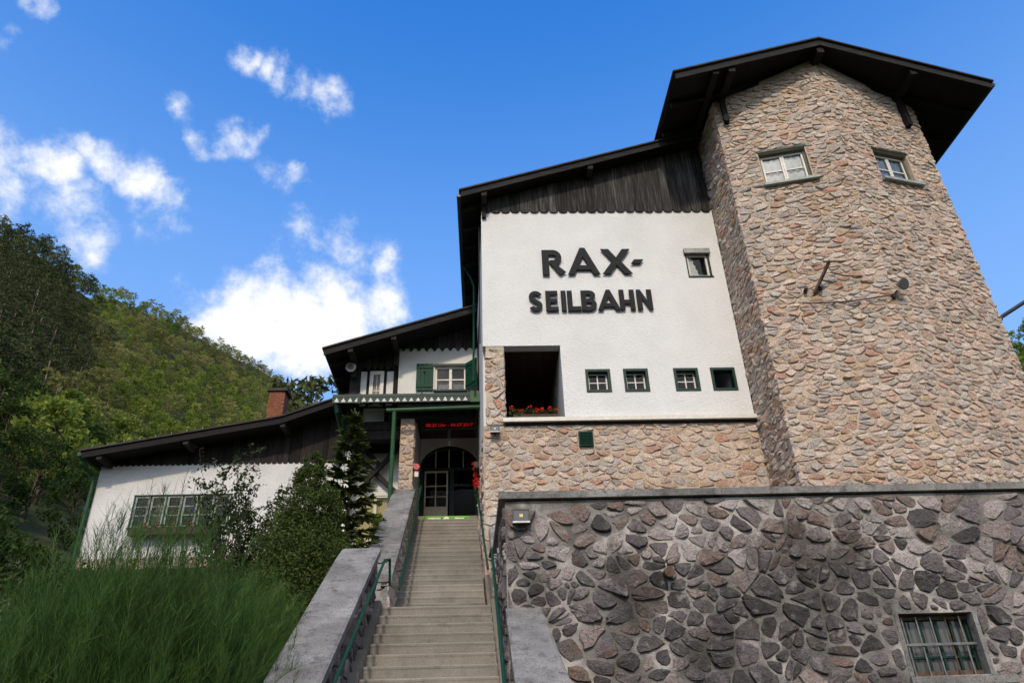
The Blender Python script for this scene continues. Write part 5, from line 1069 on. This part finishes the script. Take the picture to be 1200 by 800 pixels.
# kinds by place: beech woods low down, pines above, dark pines on the steep near ridge
def kind_of(d, a, x, y, z):
    q = pix((x, y, z+6)); dark = q[0] < 95+r.uniform(-25, 30) and q[1] < 450
    if a > 0: return 'beech'
    if dark: return 'dark'
    if d < 115 and q[1] > 430: return 'deep' if r.random() < .7 else 'beech'
    n = mnoise.noise((x*.02, y*.02, 3.3))
    if r.random() < .035: return 'gold'
    if q[1] > 430 and q[0] < 300: return 'beech' if r.random() < .75 else 'pine'
    return 'beech' if n+r.uniform(-.3, .3) > .25 else 'pine'
KIND = {'beech': (BEECH, 'beech_tree'), 'pine': (PINES, 'pine_tree'), 'dark': (DPINES, 'pine_tree'), 'gold': (GOLD, 'pale_tree'), 'deep': (DEEP, 'beech_tree')}
LAB = {('beech', 0): 'bright green broadleaf tree on the wooded left hillside', ('pine', 0): 'olive green pine on the wooded left hillside', ('dark', 0): 'dark pine on the steep ridge at the far left', ('gold', 0): 'pale brownish tree among the pines of the left hillside', ('deep', 0): 'dark leafy tree in the shade left of the low house', ('beech', 1): 'green tree on the slope behind the right edge of the tower'}
GRP = {('beech', 0): 'broadleaf trees of the left hillside', ('pine', 0): 'pines of the left hillside', ('dark', 0): 'dark pines of the left ridge', ('gold', 0): 'pale trees of the left hillside', ('deep', 0): 'dark trees left of the low house', ('beech', 1): 'trees behind the tower'}
KW = {'beech': 'green broadleaf tree', 'pine': 'olive green pine', 'dark': 'dark pine', 'gold': 'pale brownish tree', 'deep': 'dark leafy tree'}
far_q, far_t, far_m = {}, {}, {}
def mesh_arrays(me, k):
    n = len(me.vertices); co = np.empty(n*3, np.float32); me.vertices.foreach_get('co', co); t = np.empty(n, np.float32); me.attributes['tone'].data.foreach_get('value', t); return co.reshape(-1, k, 3), t.reshape(-1, k)[:, 0]
FARSRC = {k: [mesh_arrays(p[1], 4) for p in v[0]] for k, v in KIND.items() if k != 'deep'}
# those that show largest: nearest first
count = 0
for (d, a, x, y, z) in cand:
    kd = kind_of(d, a, x, y, z); ms, nm = KIND[kd]; j = r.randrange(len(ms)); s = r.uniform(.68, 1.1)*(1.1 if kd == 'dark' else .85 if d > 220 else 1); rz = r.uniform(0, 6.28)
    if count < 300 and (a < 0 or 1165 < pix((x, y, z+9))[0] < 1225):
        key = (kd, 1 if a > 0 else 0); q = pix((x, y, z+5)); h_ = math.hypot(x, y)/lerp_tab(RC, a)
        size = 'small' if s < .84 else 'tall' if s > 1.06 else 'medium'
        where = 'low on the slope' if h_ < .3 else 'halfway up the slope' if h_ < .62 else 'high on the slope' if h_ < .9 else 'on the skyline'
        side = 'near the left edge' if q[0] < 45 else 'left of the low roof' if q[0] < 100 else 'above the left end of the low roof' if q[0] < 170 else 'above the middle of the low roof' if q[0] < 245 else 'left of the chimney' if q[0] < 312 else 'above the chimney'
        lab = ('%s %s %s, %s' % (size, KW[kd], where, side)) if a < 0 else '%s green tree behind the right edge of the tower' % size
        plant_tree(nm, lab, 'tree', GRP[key]+(', '+side if a < 0 else ''), ms[j], (x, y, z-.3), s, rz); count += 1
    else:
        V, t = FARSRC[kd][j]; pick = rng.random(len(V)) < .5; V = V[pick]; t = t[pick]; c, sn = math.cos(rz), math.sin(rz)
        V = np.stack([V[..., 0]*c-V[..., 1]*sn, V[..., 0]*sn+V[..., 1]*c, V[..., 2]], -1)*s; cen = V.mean(1, keepdims=True); V = cen+(V-cen)*1.35
        mt = {'beech': 'leaves_beech', 'pine': 'needles_pine', 'dark': 'needles_dark', 'gold': 'leaves_gold'}[kd]
        far_q.setdefault(mt, []).append(V+np.array((x, y, z-.3))); far_t.setdefault(mt, []).append(np.clip(t+r.uniform(-.42, .38), 0, 1))
mats = list(far_q); V = np.concatenate([np.concatenate(far_q[k]) for k in mats]); T = np.concatenate([np.concatenate(far_t[k]) for k in mats]); MI = np.concatenate([np.full(sum(len(q) for q in far_q[k]), i) for i, k in enumerate(mats)])
o = link('far_forest', np_mesh('far_forest', V, T, mats, 4, MI)); o['kind'] = 'stuff'; o['label'] = 'dense forest covering the distant hillside'
print('trees', len(cand), 'far quads', len(V))
# pines just behind the low roof
b = DPINES[0]; P = px_dir(366, 470); P = P*(46/P.y); plant_tree('pine_tree', 'single dark pine standing behind the roof of the low house', 'tree', None, b, (P.x, P.y, P.z-10.5), 1.0, 1.0)
# tall trees beside and behind the photographer, meant to shade the steps, the garden and the low house, none are placed
SH = [broadleaf(20, 71, 420, .75, 'leaves_deep', .12, .30)]
spots = []
for i, (x, y, hh) in enumerate(spots):
    hh /= 20
    plant_tree('shade_tree', 'tall leafy tree beside the forecourt behind the photographer', 'tree', 'trees around the forecourt', SH[0], (x, y, -1.7), hh, r.uniform(0, 6))
# young spruce, conifer bush, leafy shrub
plant_tree('young_spruce', 'young spruce with long pale leading shoots beside the upper parapet', 'tree', None, spruce(4.1, 41, 'needles_spruce', .17, 14, .23, 50), (-2.62, 14.0, 2.3), 1.0, .4)
r8 = np.random.default_rng(8)
def bush(name, label, P, shape, n, leaf, mat, aspect=.5, stems=40, hollow=.35, flat=0, stem_mat='bark', cat='shrub'):
    """rounded shrub: stems fan out from the base, leaves sit on clumps at their ends; shape = list of (dx,dy,z,radius)"""
    t = thing(name, label, cat, P); Pn = []; m = M()
    for (dx, dy, z, rad) in shape:
        k = int(n*rad**2/sum(q[3]**2 for q in shape)); nc = max(5, k//60); c = r8.normal(size=(nc, 3)); c /= np.linalg.norm(c, axis=1)[:, None]; c = c*rad*(hollow+(1-hollow)*r8.random((nc, 1))**.5)*.88+np.array((dx, dy, z))
        idx = r8.integers(0, nc, k); v = r8.normal(size=(k, 3)); v /= np.linalg.norm(v, axis=1)[:, None]; Pn.append(c[idx]+v*rad*.26*(r8.random((k, 1))**.5))
        for q in c[:max(3, int(stems/len(shape)))]: m.tube([(dx*.2, dy*.2, 0), (dx*.6+q[0]*.2, dy*.6+q[1]*.2, q[2]*.5), tuple(q)], .014, 4, .004)
    Pn = np.concatenate(Pn); Pn = Pn[Pn[:, 2] > .02]; o = m.build('stems', stem_mat, t); link('foliage', np_mesh('foliage', leaf_quads(Pn, leaf, aspect, flat), .45+.2*r8.normal(size=len(Pn)), mat), t); return t
bush('conifer_bush', 'dense dark conifer bush left of the upper parapet', (-3.15, 13.0, 1.9), [(0, 0, .75, .85), (-.10, .1, 1.5, .78), (.22, 0, 1.1, .82), (.08, 0, 2.1, .58), (.05, 0, 2.7, .36), (.04, 0, 3.05, .20), (-.45, 0, .8, .55), (.55, -.1, .8, .65)], 100000, .06, 'needles_spruce', .36, 60, .6)
bush('low_bush', 'low round green bush against the lower parapet', (-2.55, 11.4, 1.3), [(0, 0, .55, .6), (-.5, .1, .5, .55), (.1, .7, .75, .55), (-.2, -.6, .3, .5)], 9000, .06, 'leaves_deep', .6, 40, .6)
# open leafy shrub in front of the white wall
t = thing('leafy_shrub', 'tall open leafy shrub in front of the low white house', 'shrub', (-4.75, 14.4, 2.4)); m = M(); LP_ = []
for i in range(30):
    a = r8.random()*6.28; b = np.array((r8.normal()*.28, r8.normal()*.25, 0)); h = r8.uniform(1.7, 3.25); q = b+np.array((r8.normal()*.42-.03, r8.normal()*.35, h)); pts = [b, b+(q-b)*.4+r8.normal(size=3)*.05, b+(q-b)*.75+r8.normal(size=3)*.06, q]; m.tube([tuple(p) for p in pts], .011, 4, .003)
    for j in range(15):
        f = r8.uniform(.12, 1)**.8; p = b+(q-b)*f; tw_ = r8.normal(size=3)*.16+np.array((0, 0, .10)); m.tube([tuple(p), tuple(p+tw_)], .004, 3, .002); k = r8.integers(12, 21); LP_.append(p+tw_*r8.random((k, 1))*1.15+r8.normal(size=(k, 3))*.045)
LP_ = np.concatenate(LP_); m.build('stems', 'bark', t); link('foliage', np_mesh('foliage', leaf_quads(LP_, .075, .55), .42+.22*r8.normal(size=len(LP_)), 'leaves_shrub'), t)
bush('pale_shrub', 'small pale leaved shrub at the left edge below the trees', (-6.35, 9.6, .25), [(0, 0, 1.5, .55), (-.3, .1, 1.0, .6), (.1, 0, .6, .5)], 1500, .075, 'leaves_pale', .5, 40, .5)
bush('undergrowth_bush', 'dark undergrowth bush below the trees left of the low house', (-9.8, 15.5, 2.6), [(0, 0, 1.1, 1.2), (-1.6, .2, .9, 1.3), (1.2, .4, .5, .8)], 9000, .11, 'leaves_deep', .55, 40, .5)
bush('undergrowth_bush', 'dark undergrowth bush in front of the downpipe of the low house', (-11.8, 19.2, 4.2), [(0, 0, .5, .8), (-1.8, .2, 1.2, 1.5), (-3.4, 0, 1.4, 1.6)], 9000, .12, 'leaves_deep', .55, 40, .5)
bush('climbing_shrub', 'fresh green leafy twigs overhanging the upper parapet', (-2.42, 16.6, 3.9), [(0, 0, 1.05, .32), (.02, -.7, .75, .3), (-.1, .5, 1.35, .3), (-.2, -.3, .5, .4)], 1400, .075, 'leaves_beech', .6, 20, .4)
# broom: plumes of fine upright shoots
def broom(label, P, H, R, n, seed):
    q = np.random.default_rng(seed); t = thing('broom_shrub', label, 'shrub', P)
    a = q.random(n)*6.283; u = np.sqrt(q.random(n)); rad = R*.40*u; B = np.stack([np.cos(a)*rad, np.sin(a)*rad*.8, np.zeros(n)], 1)
    a2 = a+q.normal(size=n)*.3; h = H*np.sqrt(np.clip(1-.80*u**2.2, .05, 1))*q.uniform(.72, .98, n); out = R*u*q.uniform(.75, 1.05, n)
    Tp = np.stack([np.cos(a2)*out, np.sin(a2)*out*.8, h], 1)+np.stack([q.normal(size=n)*.05, q.normal(size=n)*.05, np.zeros(n)], 1)
    S, Q = strands(B, Tp, .008, -.14, 4); tones = [np.tile(np.clip(.45+.1*q.normal(size=n), 0, 1), 4)]; quads = [S]; Qa = np.stack(Q, 0)
    plume = q.normal(size=n)*.20
    for per, f0, f1, l0, l1, w, spread in ((34, .25, .80, .12, .34, .0050, .36), (52, .60, 1.0, .07, .24, .0042, .40)):
        par = np.repeat(np.arange(n), per); f = q.uniform(f0, f1, n*per); k = np.minimum((f*4).astype(int), 3); base = Qa[k, par]+(Qa[k+1, par]-Qa[k, par])*(f*4-k)[:, None]
        dirn = Qa[np.minimum(k+1, 4), par]-Qa[k, par]; dirn /= np.linalg.norm(dirn, axis=1)[:, None]; L = q.uniform(l0, l1, n*per)
        v = dirn+q.normal(size=(n*per, 3))*spread+np.array((.08, 0, .22)); v /= np.linalg.norm(v, axis=1)[:, None]; tip = base+v*L[:, None]
        S2, _ = strands(base, tip, w, .10, 2); tn = np.clip(.36+plume[par]+.14*q.normal(size=n*per)+.25*(f-.6), 0, 1); quads.append(S2); tones.append(np.concatenate([tn, np.clip(tn+.14, 0, 1)]))
    link('shoots', np_mesh('shoots', np.concatenate(quads), np.concatenate(tones), 'broom_green'), t)
    m = M()
    for i in range(40):
        j = q.integers(n); m.tube([tuple(B[j]), tuple((B[j]+Tp[j])*.5)], .012, 4, .004)
    m.build('stems', 'bark', t); return t
broom('big green broom shrub with feathery upright shoots left of the stairs', (-3.3, 7.6, -.85), 3.5, 1.65, 900, 1)
broom('wide broom shrub at the lower left corner of the picture', (-5.0, 7.4, -.9), 2.95, 1.65, 640, 2)
broom('smaller broom shrub close to the parapet of the lower steps', (-2.75, 9.2, .0), 2.2, 1.0, 360, 3)
broom('low broom shrub in front at the bottom left', (-3.3, 5.7, -1.6), 2.0, 1.3, 380, 4)
broom('distant broom shrub in front of the window band of the low house', (-5.6, 11.0, 1.2), 1.2, 1.2, 300, 5)
# dry wands in front of the white wall
t = thing('dry_weeds', 'thin dry weed stalks rising in front of the white wall', 'weeds', (-6.4, 12.0, 1.5)); m = M()
for (x, y) in ((176, 558), (190, 570), (181, 600), (165, 585), (203, 580), (212, 562), (215, 555), (226, 563), (160, 610), (140, 600), (132, 590)):
    d = px_dir(x+4, y); p = d*(12.2/d.y)-Vector((-6.4, 12, 1.5)); b = Vector((p.x*.9+.1, .1, 0)); k = (b+p)*.5+Vector((rnd.uniform(-.1, .1), 0, .1)); m.tube([b, k, p], .010, 4, .003)
    for j in range(9):
        f = rnd.uniform(.5, 1); s = k.lerp(p, f); m.tube([s, s+Vector((rnd.uniform(-.10, .10), rnd.uniform(-.06, .06), rnd.uniform(.04, .16)))], .005, 3, .0015)
m.build('stalks', 'bark', t)
# geraniums: foliage and red blossoms as parts of their boxes
def geranium(t, x0, x1, y, z, n, dz=.16, hang=0, k=70):
    P = np.stack([r8.uniform(x0, x1, k*4), y+r8.normal(size=k*4)*.05, z+r8.random(k*4)*dz-hang*r8.random(k*4)], 1); link('foliage', np_mesh('foliage', leaf_quads(P, .06, .8), .5+.2*r8.normal(size=len(P)), 'leaves_deep'), t)
    for i in range(n):
        c = np.array((x0+(x1-x0)*(i+r8.uniform(.2, .8))/n, y-.06+r8.normal()*.04, z+dz*r8.uniform(.55, 1.25)-hang*r8.random())); v = r8.normal(size=(26, 3)); v /= np.linalg.norm(v, axis=1)[:, None]
        link('blossom', np_mesh('blossom', leaf_quads(c+v*.042, .045, .9), .5+.2*r8.normal(size=26), 'petal_red'), t)
geranium(WB2, -.58, .52, .02, .15, 8, .15, 0, 150); geranium(WB1, -1.15, 1.15, 0, .16, 5, .12)
t = thing('hanging_geraniums', 'red geraniums hanging down the wall right of the entrance', 'flowers', (-.06, 15.9, 5.2)); m = M(); m.box(-.14, -.03, -.3, .3, .55, .68); m.build('planter', 'planter_wood', t); geranium(t, -.15, -.05, 0, .60, 13, .2, .75, 30)
